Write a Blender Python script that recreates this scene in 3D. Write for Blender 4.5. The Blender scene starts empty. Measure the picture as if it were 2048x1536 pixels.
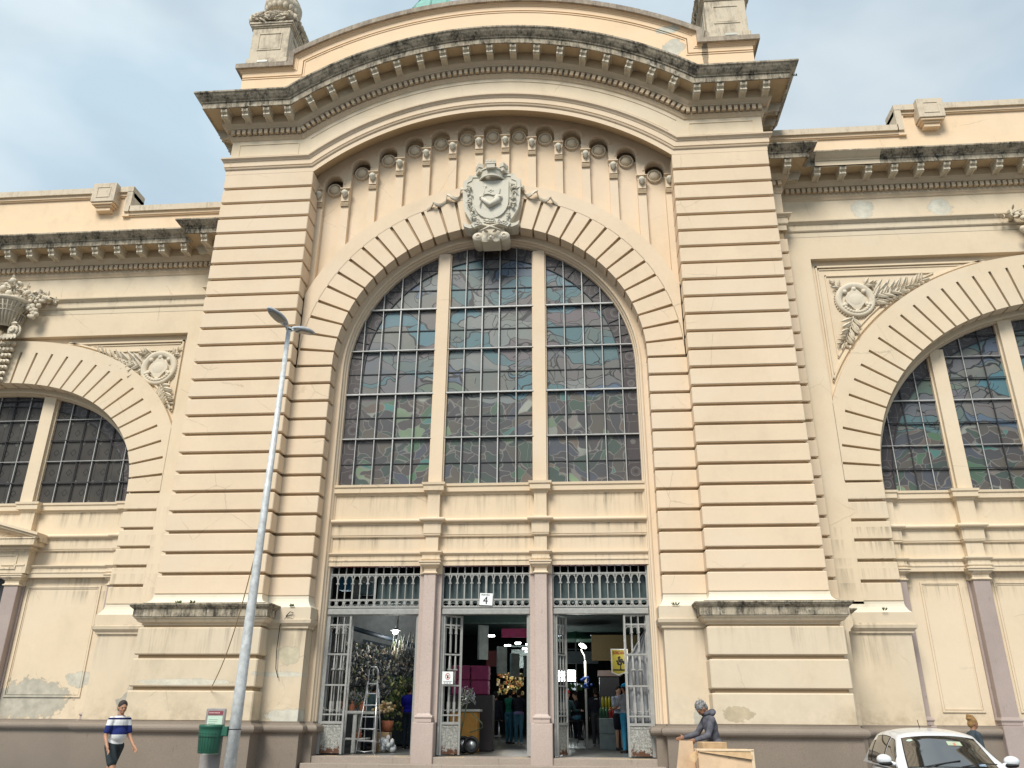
import bpy, bmesh, math, random
from mathutils import Vector, Matrix
random.seed(7)
R_ = math.radians; PI = math.pi
sc = bpy.context.scene
COL = sc.collection
# ---------------------------------------------------------------- camera, world, sun
U = 0.53                              # metres per stone course of the facade
CAM = Vector((2.3744, -19.7992, 1.5))
cam = bpy.data.objects.new('camera', bpy.data.cameras.new('camera')); COL.objects.link(cam)
pi_, ya_, ro_ = R_(22.3294), R_(-4.7622), R_(0.3714)
fw = Vector((math.sin(ya_)*math.cos(pi_), math.cos(ya_)*math.cos(pi_), math.sin(pi_)))
r0 = Vector((math.cos(ya_), -math.sin(ya_), 0)); u0 = r0.cross(fw)
rv = r0*math.cos(ro_)+u0*math.sin(ro_); uv_ = -r0*math.sin(ro_)+u0*math.cos(ro_)
M = Matrix((rv, uv_, -fw)).transposed().to_4x4(); M.translation = CAM
cam.matrix_world = M
cam.data.sensor_width = 36; cam.data.lens = 36*1606.87/2048
cam.data.clip_start = 0.1; cam.data.clip_end = 2000
sc.camera = cam
SUN_EL, SUN_AZ = R_(47), R_(197)      # azimuth clockwise from +Y
w = bpy.data.worlds.new('World'); sc.world = w; w.use_nodes = True
nt = w.node_tree; N = nt.nodes; L = nt.links
bg = N['Background']; bg.inputs['Strength'].default_value = 0.075
sky = N.new('ShaderNodeTexSky'); sky.sky_type = 'NISHITA'; sky.sun_disc = False
sky.sun_elevation = SUN_EL; sky.sun_rotation = SUN_AZ; sky.air_density = 1.0; sky.dust_density = 2.0
tc = N.new('ShaderNodeTexCoord')
mp = N.new('ShaderNodeMapping'); mp.inputs['Scale'].default_value = (1.0, 1.0, 2.0); mp.inputs['Location'].default_value = (0.35, 0.1, 0.2)
L.new(tc.outputs['Generated'], mp.inputs['Vector'])
nz = N.new('ShaderNodeTexNoise'); nz.inputs['Scale'].default_value = 2.1; nz.inputs['Detail'].default_value = 5; nz.inputs['Roughness'].default_value = 0.5; nz.inputs['Distortion'].default_value = .35
L.new(mp.outputs['Vector'], nz.inputs['Vector'])
rp = N.new('ShaderNodeValToRGB'); rp.color_ramp.elements[0].position = 0.30; rp.color_ramp.elements[1].position = 0.64
rp.color_ramp.elements[0].color = (.62, .62, .62, 1); rp.color_ramp.elements[1].color = (1, 1, 1, 1)
L.new(nz.outputs['Fac'], rp.inputs['Fac'])
nz2 = N.new('ShaderNodeTexNoise'); nz2.inputs['Scale'].default_value = 3.3; nz2.inputs['Detail'].default_value = 4
L.new(mp.outputs['Vector'], nz2.inputs['Vector'])
rp2 = N.new('ShaderNodeValToRGB'); rp2.color_ramp.elements[0].position = 0.35; rp2.color_ramp.elements[1].position = 0.65
rp2.color_ramp.elements[0].color = (5.5, 7.0, 8.1, 1); rp2.color_ramp.elements[1].color = (8.0, 9.0, 9.5, 1)
L.new(nz2.outputs['Fac'], rp2.inputs['Fac'])
mx = N.new('ShaderNodeMixRGB'); L.new(rp.outputs['Color'], mx.inputs['Fac'])
L.new(sky.outputs['Color'], mx.inputs['Color1']); L.new(rp2.outputs['Color'], mx.inputs['Color2'])
L.new(mx.outputs['Color'], bg.inputs['Color'])
sd = bpy.data.lights.new('sun', 'SUN'); sd.energy = 2.95; sd.angle = R_(22); sd.color = (1.0, 0.95, 0.86)
so = bpy.data.objects.new('sun', sd); COL.objects.link(so)
sdir = Vector((math.sin(SUN_AZ)*math.cos(SUN_EL), math.cos(SUN_AZ)*math.cos(SUN_EL), math.sin(SUN_EL)))
so.rotation_euler = sdir.to_track_quat('Z', 'Y').to_euler(); so.location = (0, -30, 40)
vs = sc.view_settings; vs.view_transform = 'Standard'; vs.look = 'None'; vs.gamma = 1; vs.use_curve_mapping = False
vs.exposure = 0.47

# ---------------------------------------------------------------- materials
def newmat(name):
    m = bpy.data.materials.new(name); m.use_nodes = True
    return m, m.node_tree.nodes, m.node_tree.links, m.node_tree.nodes['Principled BSDF']
class NB:
    """tiny node helper"""
    def __init__(s, name, rough=.8, spec=.3):
        s.m, s.N, s.L, s.P = newmat(name)
        s.P.inputs['Roughness'].default_value = rough; s.P.inputs['Specular IOR Level'].default_value = spec
        s.tc = s.N.new('ShaderNodeTexCoord'); s.co = s.tc.outputs['Object']
    def val(s, v):
        n = s.N.new('ShaderNodeValue'); n.outputs[0].default_value = v; return n.outputs[0]
    def map(s, scale, loc=(0, 0, 0), rot=(0, 0, 0), src=None):
        n = s.N.new('ShaderNodeMapping'); n.inputs['Scale'].default_value = scale; n.inputs['Location'].default_value = loc; n.inputs['Rotation'].default_value = rot
        s.L.new(src or s.co, n.inputs['Vector']); return n.outputs[0]
    def noise(s, scale, detail=4, rough=.55, vec=None, dist=0, col=False):
        n = s.N.new('ShaderNodeTexNoise'); n.inputs['Scale'].default_value = scale; n.inputs['Detail'].default_value = detail
        n.inputs['Roughness'].default_value = rough; n.inputs['Distortion'].default_value = dist
        s.L.new(vec or s.co, n.inputs['Vector']); return n.outputs['Color' if col else 'Fac']
    def voro(s, scale, feat='F1', vec=None, out='Distance', rnd=1):
        n = s.N.new('ShaderNodeTexVoronoi'); n.feature = feat; n.inputs['Scale'].default_value = scale
        n.inputs['Randomness'].default_value = rnd
        s.L.new(vec or s.co, n.inputs['Vector']); return n.outputs[out]
    def ramp(s, fac, stops, const=False):
        n = s.N.new('ShaderNodeValToRGB'); cr = n.color_ramp
        if const: cr.interpolation = 'CONSTANT'
        while len(cr.elements) < len(stops): cr.elements.new(.5)
        for e, (p, c) in zip(cr.elements, stops):
            e.position = p; e.color = (c, c, c, 1) if not hasattr(c, '__len__') else (*c, 1)
        s.L.new(fac, n.inputs['Fac']); return n.outputs['Color']
    def mix(s, fac, a, b, mode='MIX'):
        n = s.N.new('ShaderNodeMixRGB'); n.blend_type = mode
        for i, v in (('Fac', fac), ('Color1', a), ('Color2', b)):
            if isinstance(v, (int, float)): n.inputs[i].default_value = v if i == 'Fac' else (v, v, v, 1)
            elif isinstance(v, tuple): n.inputs[i].default_value = (*v, 1)
            else: s.L.new(v, n.inputs[i])
        return n.outputs['Color']
    def math(s, op, a, b=0, c=None):
        n = s.N.new('ShaderNodeMath'); n.operation = op
        for i, v in enumerate((a, b) if c is None else (a, b, c)):
            if isinstance(v, (int, float)): n.inputs[i].default_value = v
            else: s.L.new(v, n.inputs[i])
        return n.outputs[0]
    def sep(s, v=None):
        n = s.N.new('ShaderNodeSeparateXYZ'); s.L.new(v or s.co, n.inputs[0]); return n.outputs
    def rng(s, v, a, b, c=0, d=1, smooth=False):
        n = s.N.new('ShaderNodeMapRange'); n.clamp = True
        if smooth: n.interpolation_type = 'SMOOTHSTEP'
        n.inputs['From Min'].default_value = a; n.inputs['From Max'].default_value = b
        n.inputs['To Min'].default_value = c; n.inputs['To Max'].default_value = d
        s.L.new(v, n.inputs['Value']); return n.outputs[0]
    def color(s, c):
        if isinstance(c, tuple): s.P.inputs['Base Color'].default_value = (*c, 1)
        else: s.L.new(c, s.P.inputs['Base Color'])
    def bump(s, h, strength=.3, dist=.01):
        n = s.N.new('ShaderNodeBump'); n.inputs['Strength'].default_value = strength; n.inputs['Distance'].default_value = dist
        s.L.new(h, n.inputs['Height']); s.L.new(n.outputs['Normal'], s.P.inputs['Normal'])
def zm(z): return (z+5.0606)*U+1.5           # facade course height -> metres
def plaster(name, col, streaks=(), patches=(), dirt=.25, grime_low=False, grime=(.25, .21, .155)):
    b = NB(name, .88, .2)
    n1 = b.noise(.55, 5, .6); n2 = b.noise(9, 4, .6)
    c = b.mix(b.ramp(n1, [(.3, 0.0), (.7, 1.0)]), tuple(x*.94 for x in col), tuple(min(1, x*1.035) for x in col))
    c = b.mix(b.ramp(n2, [(.35, 0.0), (.75, .16)]), c, tuple(x*.80 for x in col))
    # faint cloudy grime
    c = b.mix(b.math('MULTIPLY', b.ramp(b.noise(1.6, 6, .65, b.map((1, 1, .6), (3, 0, 1))), [(.52, 0.0), (.78, 1.0)]), dirt), c, grime)
    x, y, z = b.sep()
    if streaks:
        st = b.noise(1.0, 4, .62, b.map((9.0, 9.0, .55)))
        st2 = b.noise(1.0, 2, .5, b.map((1.6, 1.6, .2), (7, 0, 0)))
        stm = b.math('MULTIPLY', b.ramp(st, [(.47, 0.0), (.66, 1.0)]), b.ramp(st2, [(.38, .15), (.62, 1.0)]))
        for zt, ln, s in streaks:
            zt = zm(zt)
            m_ = b.math('MULTIPLY', b.rng(z, zt-ln, zt, 0, 1), b.math('LESS_THAN', z, zt+.01))
            mm = b.math('MULTIPLY', b.math('MULTIPLY', stm, m_), s)
            c = b.mix(mm, c, grime)
    if grime_low:
        g = b.math('MULTIPLY', b.rng(z, zm(-5.4), zm(-4.0), 1, 0), b.ramp(b.noise(2.6, 6, .7), [(.42, 0.0), (.68, .7)]))
        c = b.mix(g, c, (.34, .27, .18))
    ck = b.voro(.75, 'DISTANCE_TO_EDGE', b.mix(.16, b.co, b.noise(1.7, 5, .7, col=True)))
    ckm = b.math('MULTIPLY', b.ramp(ck, [(.0, 1.0), (.0045, .7), (.007, 0.0)]), b.ramp(b.noise(.9, 3, .5, b.map((1, 1, 1), (5, 5, 5))), [(.56, 0.0), (.62, .42)]))
    c = b.mix(ckm, c, tuple(x*.45 for x in col))
    c = b.mix(b.ramp(b.noise(11, 3, .5, b.map((1, 1, 1), (4, 1, 8))), [(.735, 0.0), (.75, .55)]), c, tuple(x*.62 for x in col))
    c = b.mix(b.ramp(b.noise(.33, 3, .5, b.map((1, 1, 1.6), (8, 1, 2))), [(.45, 0.0), (.62, .5)]), c, (col[0]*1.0, col[1]*1.03, col[2]*1.10))
    pn = b.noise(3.4, 7, .68) if patches else None
    for px, pz, rx, rz, pc in patches:
        dx = b.math('DIVIDE', b.math('SUBTRACT', x, px*U), rx); dz = b.math('DIVIDE', b.math('SUBTRACT', z, zm(pz)), rz)
        d = b.math('ADD', b.math('MULTIPLY', dx, dx), b.math('MULTIPLY', dz, dz))
        d = b.math('ADD', b.math('SQRT', d), b.math('MULTIPLY', b.math('SUBTRACT', pn, .5), 1.9))
        c = b.mix(b.rng(d, 1.0, 1.06, .55, 0), c, tuple(v*.55 for v in pc)); c = b.mix(b.rng(d, .97, .985, 1, 0), c, b.mix(b.ramp(pn, [(.35, 0.0), (.65, 1.0)]), tuple(v*.82 for v in pc), tuple(min(1, v*1.12) for v in pc)))
    b.color(c)
    b.bump(b.math('ADD', b.math('MULTIPLY', b.noise(38, 3), .4), b.noise(5, 3)), .25, .012)
    return b.m
CREAM = (.70, .56, .405)
M_cream = plaster('cream_plaster', CREAM, dirt=.12)
M_cream_low = plaster('cream_plaster_base', (.63, .525, .385), streaks=[(-1.42, .95, 1.0), (-.98, .3, .8)], dirt=.28, grime_low=True,
    patches=[(-13.2, -3.82, 1.2, .07, (.60, .56, .46)), (-9.0, -2.6, .3, .2, (.55, .49, .36)), (-9.1, -3.45, .55, .06, (.58, .55, .46)),
             (-8.7, -5.2, .6, .16, (.56, .54, .46)), (11.0, -5.0, .3, .16, (.48, .40, .28)), (9.6, -5.1, .16, .35, (.46, .44, .38)),
             (-17.5, -4.9, .42, .5, (.40, .38, .33))])
M_groove = plaster('shaded_grimy_joint_plaster', (.40, .295, .185), dirt=.3)  # joint cores painted darker to deepen the groove shade, with some grime
M_panel = plaster('cream_plaster_streaked', (.67, .54, .385), streaks=[(5.16, .7, 1.0), (3.64, .34, .9), (3.02, .42, 1.0), (2.1, .22, .9), (1.9, .3, .8)], dirt=.15)
M_wing = plaster('cream_plaster_wing', (.68, .56, .405), streaks=[(5.16, .5, .8), (3.64, .3, .9), (3.02, .42, .95), (2.1, .22, 1.0), (1.6, .65, .85), (.9, .4, .8)], dirt=.14, grime_low=True,
    patches=[(-24.0, -4.5, 1.15, .5, (.44, .41, .34)), (-21.4, -3.5, .38, .22, (.52, .49, .41)), (-27.0, -4.3, .45, .7, (.45, .43, .37)), (26.2, -4.7, .1, .18, (.5, .5, .47))])
M_frieze = plaster('cream_plaster_frieze', (.65, .545, .40), streaks=[(21.3, .25, .6), (17.85, .25, .6)], dirt=.22,
    patches=[(21.5, 22.25, .30, .38, (.55, .53, .45)), (25.8, 22.2, .34, .32, (.55, .53, .45))])
M_attic = plaster('peach_plaster_attic', (.80, .60, .40), dirt=.10, patches=[(10.9, 31.7, .32, .36, (.56, .53, .45)), (10.6, 33.1, .35, .13, (.58, .56, .48)), (12.7, 31.0, .10, .5, (.30, .24, .17))])
M_parapet = plaster('peach_plaster_parapet', (.78, .60, .41), dirt=.5, grime=(.52, .42, .28))
M_white_trim = plaster('pale_trim', (.70, .63, .50), dirt=.3)
def weathered(name, base=(.43, .37, .28), dark=(.055, .05, .042), amt=(.44, .60)):
    b = NB(name, .92, .15)
    n = b.noise(1.0, 7, .72, b.map((2.6, 2.6, 2.0))); s = b.noise(1.0, 5, .7, b.map((16, 16, 1.6)))
    f = b.ramp(b.math('ADD', b.math('MULTIPLY', n, .62), b.math('MULTIPLY', s, .38)), [(amt[0], 0.0), (amt[1], 1.0)])
    c = b.mix(f, base, dark)
    c = b.mix(b.ramp(b.noise(5, 5, .7, b.map((1, 1, 1), (9, 2, 4))), [(.58, 0.0), (.66, .75)]), c, (.50, .46, .38))
    b.color(c); b.bump(b.noise(30, 5, .7), .5, .015); return b.m
M_weather = weathered('weathered_cornice')
M_cap = weathered('weathered_coping', (.44, .37, .29), (.15, .12, .10), (.36, .66))
M_cap_light = weathered('pale_coping', (.62, .53, .41), (.30, .25, .19), (.5, .72))
M_stone = weathered('weathered_stone', (.60, .52, .40), (.24, .20, .16), (.46, .66))
M_soffit = plaster('shaded_soffit_plaster', (.50, .375, .235), dirt=.45, patches=[(-8.2, 29.0, .5, .3, (.55, .46, .33))])  # underside shade put into this browner, darker colour
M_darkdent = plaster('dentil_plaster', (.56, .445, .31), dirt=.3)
M_relief = plaster('pale_relief_stone', (.64, .565, .44), dirt=.4)
M_relief_g = plaster('grey_relief_stone', (.60, .56, .46), dirt=.4)
def granite(name, base, spots, sc1=60, rough=.55, low=False):
    b = NB(name, rough, .35)
    n = b.noise(sc1, 3, .7); n2 = b.noise(1.1, 5, .6)
    c = b.mix(b.ramp(n, [(.38, 0.0), (.62, 1.0)]), spots, base)
    c = b.mix(b.ramp(n2, [(.4, 0.0), (.75, .42)]), c, tuple(x*.62 for x in base))
    c = b.mix(b.ramp(b.noise(7, 4, .7, b.map((1, 1, .35), (2, 2, 2))), [(.62, 0.0), (.72, .55)]), c, tuple(x*.45 for x in base))
    x, y, z = b.sep()
    if low: c = b.mix(b.rng(z, .1, 1.5, .5, 0), c, tuple(v*.5 for v in base))
    b.color(c); b.bump(b.noise(25, 4, .6), .2, .008); return b.m
M_plinth = granite('brown_granite', (.275, .225, .18), (.22, .18, .145), 50, .6, low=True)
M_mauve = granite('mauve_render', (.40, .325, .295), (.36, .29, .265), 40)
M_pink = granite('pink_granite', (.54, .44, .39), (.43, .34, .30), 70, .5, low=True)
M_step = granite('grey_step', (.36, .30, .25), (.30, .25, .21), 40)
def simple(name, col, rough=.6, metal=0, var=.12, sc_=6, spec=.4, emit=None, es=1, alpha=None):
    b = NB(name, rough, spec); b.P.inputs['Metallic'].default_value = metal
    c = b.mix(b.ramp(b.noise(sc_, 5, .6), [(.35, 0.0), (.7, 1.0)]), tuple(x*(1-var) for x in col), tuple(min(1, x*(1+var)) for x in col))
    b.color(c)
    if emit: b.P.inputs['Emission Color'].default_value = (*emit, 1); b.P.inputs['Emission Strength'].default_value = es
    return b.m
M_gate = simple('grey_painted_iron', (.31, .31, .295), .5, 0, .12, 9)
def sheet_mat():
    b = NB('rusted_grey_sheet', .6, .3); x, y, z = b.sep()
    c = b.mix(b.ramp(b.noise(22, 5, .7), [(.42, 0.0), (.62, 1.0)]), (.20, .20, .185), (.40, .40, .37))
    ru = b.math('ADD', b.noise(7, 5, .7), b.rng(z, .0, .32, .26, 0))
    c = b.mix(b.ramp(ru, [(.64, 0.0), (.70, 1.0)]), c, (.10, .045, .025)); b.color(c); return b.m
M_sheet = sheet_mat()
M_bar_l = simple('glazing_bar_grey', (.42, .42, .41), .5, .2)
M_bar_d = simple('lead_dark', (.035, .035, .04), .6)
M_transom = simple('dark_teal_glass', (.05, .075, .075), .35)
M_red = simple('red_lintel', (.22, .035, .03), .6)
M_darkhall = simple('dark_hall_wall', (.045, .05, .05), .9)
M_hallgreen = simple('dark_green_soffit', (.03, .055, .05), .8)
M_hallfloor = simple('hall_floor_tiles', (.10, .105, .10), .35, 0, .4, 3)
M_asphalt = simple('asphalt', (.06, .06, .06), .9, 0, .25, 12)
M_walk = simple('sidewalk_stone', (.30, .28, .26), .85, 0, .3, 3)
# stained glass
def stained(name, zbase, ztop, seed=0, palette=None, dens=1.0):
    b = NB(name, .42, .35); x, y, z = b.sep()
    wv = b.N.new('ShaderNodeVectorMath'); wv.operation = 'MULTIPLY_ADD'
    b.L.new(b.noise(.55, 3, .55, b.map((1, 1, 1), (seed, seed, 0)), col=True), wv.inputs[0]); wv.inputs[1].default_value = (2.2, 0, 2.0); b.L.new(b.co, wv.inputs[2])
    src = b.map((.75*dens, 0, 2.1*dens), (seed*3.1, 0, seed), src=wv.outputs[0])
    colr = b.voro(1.0, 'F1', src, 'Color'); edge = b.voro(1.0, 'DISTANCE_TO_EDGE', src)
    srcm = b.map((1.9*dens, 0, 2.4*dens), (seed*2.1, 0, seed+7), src=wv.outputs[0]); edgem = b.voro(1.0, 'DISTANCE_TO_EDGE', srcm); colm = b.voro(1.0, 'F1', srcm, 'Color')
    src2 = b.map((2.9*dens, 0, 3.4*dens), (seed*1.7, 0, seed+3), src=wv.outputs[0])
    colr2 = b.voro(1.0, 'F1', src2, 'Color'); edge2 = b.voro(1.0, 'DISTANCE_TO_EDGE', src2)
    f1 = b.sep(colr)[0]; f2 = b.sep(colr2)[0]; fm = b.sep(colm)[0]
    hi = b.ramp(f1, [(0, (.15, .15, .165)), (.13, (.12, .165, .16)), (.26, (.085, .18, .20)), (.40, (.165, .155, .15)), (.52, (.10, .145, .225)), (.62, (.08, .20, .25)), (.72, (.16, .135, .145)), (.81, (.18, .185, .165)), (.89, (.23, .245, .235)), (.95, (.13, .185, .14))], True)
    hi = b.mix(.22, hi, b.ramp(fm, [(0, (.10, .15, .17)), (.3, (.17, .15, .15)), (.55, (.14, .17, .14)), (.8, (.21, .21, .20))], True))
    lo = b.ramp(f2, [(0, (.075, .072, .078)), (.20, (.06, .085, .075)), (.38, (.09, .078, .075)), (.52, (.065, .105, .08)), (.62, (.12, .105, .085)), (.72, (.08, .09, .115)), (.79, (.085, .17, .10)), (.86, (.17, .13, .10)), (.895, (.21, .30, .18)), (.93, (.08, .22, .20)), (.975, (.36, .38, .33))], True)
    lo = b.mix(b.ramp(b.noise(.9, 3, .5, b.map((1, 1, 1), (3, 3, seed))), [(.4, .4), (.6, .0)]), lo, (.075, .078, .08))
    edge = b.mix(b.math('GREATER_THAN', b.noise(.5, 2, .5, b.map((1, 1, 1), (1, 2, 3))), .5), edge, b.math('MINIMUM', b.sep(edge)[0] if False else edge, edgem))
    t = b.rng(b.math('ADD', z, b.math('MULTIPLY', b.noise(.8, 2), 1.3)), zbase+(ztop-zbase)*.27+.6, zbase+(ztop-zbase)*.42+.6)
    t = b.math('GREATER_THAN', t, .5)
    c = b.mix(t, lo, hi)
    mott = b.noise(60, 3, .7)
    c = b.mix(b.math('MULTIPLY', mott, .4), c, (.03, .035, .04))
    lead = b.mix(t, b.math('MULTIPLY', b.ramp(edge2, [(.0, 1.0), (.022, 1.0), (.034, 0.0)]), .7), b.ramp(edge, [(.0, 1.0), (.014, 1.0), (.02, 0.0)]))
    leadc = b.mix(t, (.20, .19, .175), (.03, .03, .032))
    c = b.mix(lead, c, leadc)
    b.color(c); b.bump(b.noise(14, 3), .12, .01); return b.m
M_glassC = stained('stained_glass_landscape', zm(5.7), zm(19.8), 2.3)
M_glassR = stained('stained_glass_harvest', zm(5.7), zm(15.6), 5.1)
def diamond():
    b = NB('diamond_leaded_glass', .4, .35); x, y, z = b.sep()
    s = 1.05/U*.93
    fx = b.math('SUBTRACT', b.math('FRACT', b.math('MULTIPLY', b.math('ADD', x, 40.13), s)), .5)
    fz = b.math('SUBTRACT', b.math('FRACT', b.math('MULTIPLY', z, s*.86)), .5)
    ax = b.math('ABSOLUTE', fx); az = b.math('ABSOLUTE', fz); l1 = b.math('ADD', ax, az)
    base = b.mix(b.noise(3, 4), (.085, .078, .07), (.15, .14, .125))
    c = b.mix(b.math('LESS_THAN', l1, .16), base, (.22, .215, .19))
    ln = b.math('MAXIMUM', b.math('LESS_THAN', b.math('ABSOLUTE', b.math('SUBTRACT', l1, .16)), .012),
        b.math('MAXIMUM', b.math('MULTIPLY', b.math('LESS_THAN', b.math('MINIMUM', ax, az), .010), b.math('GREATER_THAN', l1, .16)),
        b.math('LESS_THAN', b.math('ABSOLUTE', b.math('SUBTRACT', l1, .84)), .02)))
    c = b.mix(ln, c, (.03, .03, .03)); c = b.mix(b.ramp(b.noise(1.1, 5), [(.45, 0.0), (.8, .6)]), c, (.05, .05, .055))
    b.color(c)
    tr = b.N.new('ShaderNodeBsdfTranslucent'); b.L.new(c, tr.inputs['Color'])
    ms = b.N.new('ShaderNodeMixShader'); ms.inputs[0].default_value = .45
    b.L.new(b.P.outputs[0], ms.inputs[1]); b.L.new(tr.outputs[0], ms.inputs[2]); b.L.new(ms.outputs[0], b.N['Material Output'].inputs['Surface'])
    return b.m
M_glassL = diamond()
def borderglass():
    b = NB('border_glass', .4, .35)
    v = b.voro(2.3, 'F1', b.map((1, 0, 1)), 'Distance', .35); e = b.voro(2.3, 'DISTANCE_TO_EDGE', b.map((1, 0, 1)), 'Distance', .35)
    c = b.mix(b.ramp(v, [(.0, .0), (.17, 0.0), (.18, 1.0), (.30, 1.0), (.31, .3)]), (.06, .045, .045), (.10, .09, .088))
    ln = b.math('LESS_THAN', b.math('ABSOLUTE', b.math('SUBTRACT', v, .31)), .022)
    c = b.mix(b.math('MAXIMUM', ln, b.math('LESS_THAN', e, .015)), c, (.17, .16, .155))
    c = b.mix(b.math('MULTIPLY', b.noise(30, 4), .6), c, (.025, .025, .03)); b.color(c); return b.m
M_border = borderglass()

# ---------------------------------------------------------------- mesh builder
def FU(p): return (p[0]*U, p[1]*U, (p[2]+5.0606)*U+1.5)
class MB:
    def __init__(s, unit=True): s.v = []; s.f = []; s.m = []; s.sm = []; s.T = FU if unit else None
    def add(s, vs_, fs, m=0, smooth=False):
        o = len(s.v); s.v += [tuple(s.T(p)) if s.T else tuple(p) for p in vs_]
        for f in fs: s.f.append([i+o for i in f]); s.m.append(m if isinstance(m, int) else m[len(s.m) % len(m)]); s.sm.append(smooth)
        return s
    def box(s, x0, x1, y0, y1, z0, z1, m=0):
        s.add([(x, y, z) for x in (x0, x1) for y in (y0, y1) for z in (z0, z1)], [(0, 1, 3, 2), (4, 6, 7, 5), (0, 4, 5, 1), (2, 3, 7, 6), (0, 2, 6, 4), (1, 5, 7, 3)], m); return s
    def cbox(s, x0, x1, y0, y1, z0, z1, c=.03, m=0):
        x0, x1 = min(x0, x1), max(x0, x1); y0, y1 = min(y0, y1), max(y0, y1); z0, z1 = min(z0, z1), max(z0, z1)
        c = min(c, (x1-x0)*.45, (y1-y0)*.45, (z1-z0)*.45)
        V = []; idx = {}
        for i, (X, sx) in enumerate(((x0, 1), (x1, -1))):
            for j, (Y, sy) in enumerate(((y0, 1), (y1, -1))):
                for k, (Z, sz) in enumerate(((z0, 1), (z1, -1))):
                    idx[i, j, k] = len(V)
                    V += [(X, Y+sy*c, Z+sz*c), (X+sx*c, Y, Z+sz*c), (X+sx*c, Y+sy*c, Z)]
        F = []
        g = lambda i, j, k, a: idx[i, j, k]+a
        for i in (0, 1): F.append((g(i, 0, 0, 0), g(i, 0, 1, 0), g(i, 1, 1, 0), g(i, 1, 0, 0)))
        for j in (0, 1): F.append((g(0, j, 0, 1), g(0, j, 1, 1), g(1, j, 1, 1), g(1, j, 0, 1)))
        for k in (0, 1): F.append((g(0, 0, k, 2), g(0, 1, k, 2), g(1, 1, k, 2), g(1, 0, k, 2)))
        for i in (0, 1):
            for j in (0, 1): F.append((g(i, j, 0, 0), g(i, j, 0, 1), g(i, j, 1, 1), g(i, j, 1, 0)))
            for k in (0, 1): F.append((g(i, 0, k, 0), g(i, 0, k, 2), g(i, 1, k, 2), g(i, 1, k, 0)))
        for j in (0, 1):
            for k in (0, 1): F.append((g(0, j, k, 1), g(0, j, k, 2), g(1, j, k, 2), g(1, j, k, 1)))
        for t in idx.values(): F.append((t, t+1, t+2))
        s.add(V, F, m); return s
    def prism(s, poly, y0, y1, m=0, bevel=0):
        n = len(poly); V = [(x, y0, z) for x, z in poly]+[(x, y1, z) for x, z in poly]
        s.add(V, [tuple(range(n)), tuple(range(2*n-1, n-1, -1))]+[(i, (i+1) % n, n+(i+1) % n, n+i) for i in range(n)], m); return s
    def band(s, A, B, y0, y1, m=0, ends=True):
        """solid between curve A and B (lists of (x,z)) from y0 to y1"""
        n = len(A); V = [(x, y0, z) for x, z in A]+[(x, y0, z) for x, z in B]+[(x, y1, z) for x, z in A]+[(x, y1, z) for x, z in B]; F = []
        for i in range(n-1):
            F += [(i, i+1, n+i+1, n+i), (2*n+i, 3*n+i, 3*n+i+1, 2*n+i+1), (i, 2*n+i, 2*n+i+1, i+1), (n+i, n+i+1, 3*n+i+1, 3*n+i)]
        if ends: F += [(0, n, 3*n, 2*n), (n-1, 3*n-1, 4*n-1, 2*n-1)]
        s.add(V, F, m); return s
    def rings(s, rg, m=0, closed=True, caps=True, smooth=False):
        k = len(rg[0]); V = [p for r in rg for p in r]; F = []; ms = []
        e = k if closed else k-1
        for i in range(len(rg)-1):
            for j in range(e):
                F.append((i*k+j, i*k+(j+1) % k, (i+1)*k+(j+1) % k, (i+1)*k+j)); ms.append(m if isinstance(m, int) else m[j])
        if caps: F += [tuple(range(k)), tuple((len(rg)-1)*k+i for i in range(k))]; ms += [0, 0]
        o = len(s.v); s.v += [tuple(s.T(p)) if s.T else tuple(p) for p in V]
        for f, mm in zip(F, ms): s.f.append([i+o for i in f]); s.m.append(mm); s.sm.append(smooth)
        return s
    def plan(s, path, prof, m=0, capped=True):
        """horizontal moulding: profile (q,z) swept along plan polyline (x,y); q is measured to the RIGHT-hand side normal given by nrm"""
        rg = []
        P = [Vector(p) for p in path]; n = len(P)
        for i in range(n):
            d0 = (P[i]-P[i-1]).normalized() if i > 0 else None; d1 = (P[i+1]-P[i]).normalized() if i < n-1 else None
            n0 = Vector((d0.y, -d0.x)) if d0 else None; n1 = Vector((d1.y, -d1.x)) if d1 else None
            if n0 is None: o = n1
            elif n1 is None: o = n0
            else:
                o = (n0+n1); o = o/max(.2, (1+n0.dot(n1)))
            rg.append([(P[i].x+o.x*q, P[i].y+o.y*q, z) for q, z in prof])
        s.rings(rg, m, True, capped); return s
    def lathe(s, c, prof, n=16, m=0, smooth=True, axis='z', a0=0, a1=2*PI):
        rg = []
        full = abs(a1-a0-2*PI) < 1e-6
        for i in range(n+(0 if full else 1)):
            a = a0+(a1-a0)*i/n; ca, sa = math.cos(a), math.sin(a)
            if axis == 'z': rg.append([(c[0]+r*ca, c[1]+r*sa, c[2]+h) for r, h in prof])
            elif axis == 'y': rg.append([(c[0]+r*ca, c[1]+h, c[2]+r*sa) for r, h in prof])
            else: rg.append([(c[0]+h, c[1]+r*ca, c[2]+r*sa) for r, h in prof])
        if full: rg.append(rg[0])
        s.rings(rg, m, False, False, smooth); return s
    def tube(s, pts, r, n=8, m=0, smooth=True, caps=True):
        P = [Vector(p) for p in pts]; rg = []
        for i, p in enumerate(P):
            d = (P[min(i+1, len(P)-1)]-P[max(i-1, 0)]).normalized()
            a = Vector((0, 0, 1)) if abs(d.z) < .9 else Vector((1, 0, 0))
            u = d.cross(a).normalized(); v = d.cross(u)
            rr = r[i] if hasattr(r, '__len__') else r
            rg.append([tuple(p+u*rr*math.cos(2*PI*k/n)+v*rr*math.sin(2*PI*k/n)) for k in range(n)])
        s.rings(rg, m, True, caps, smooth); return s
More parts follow.
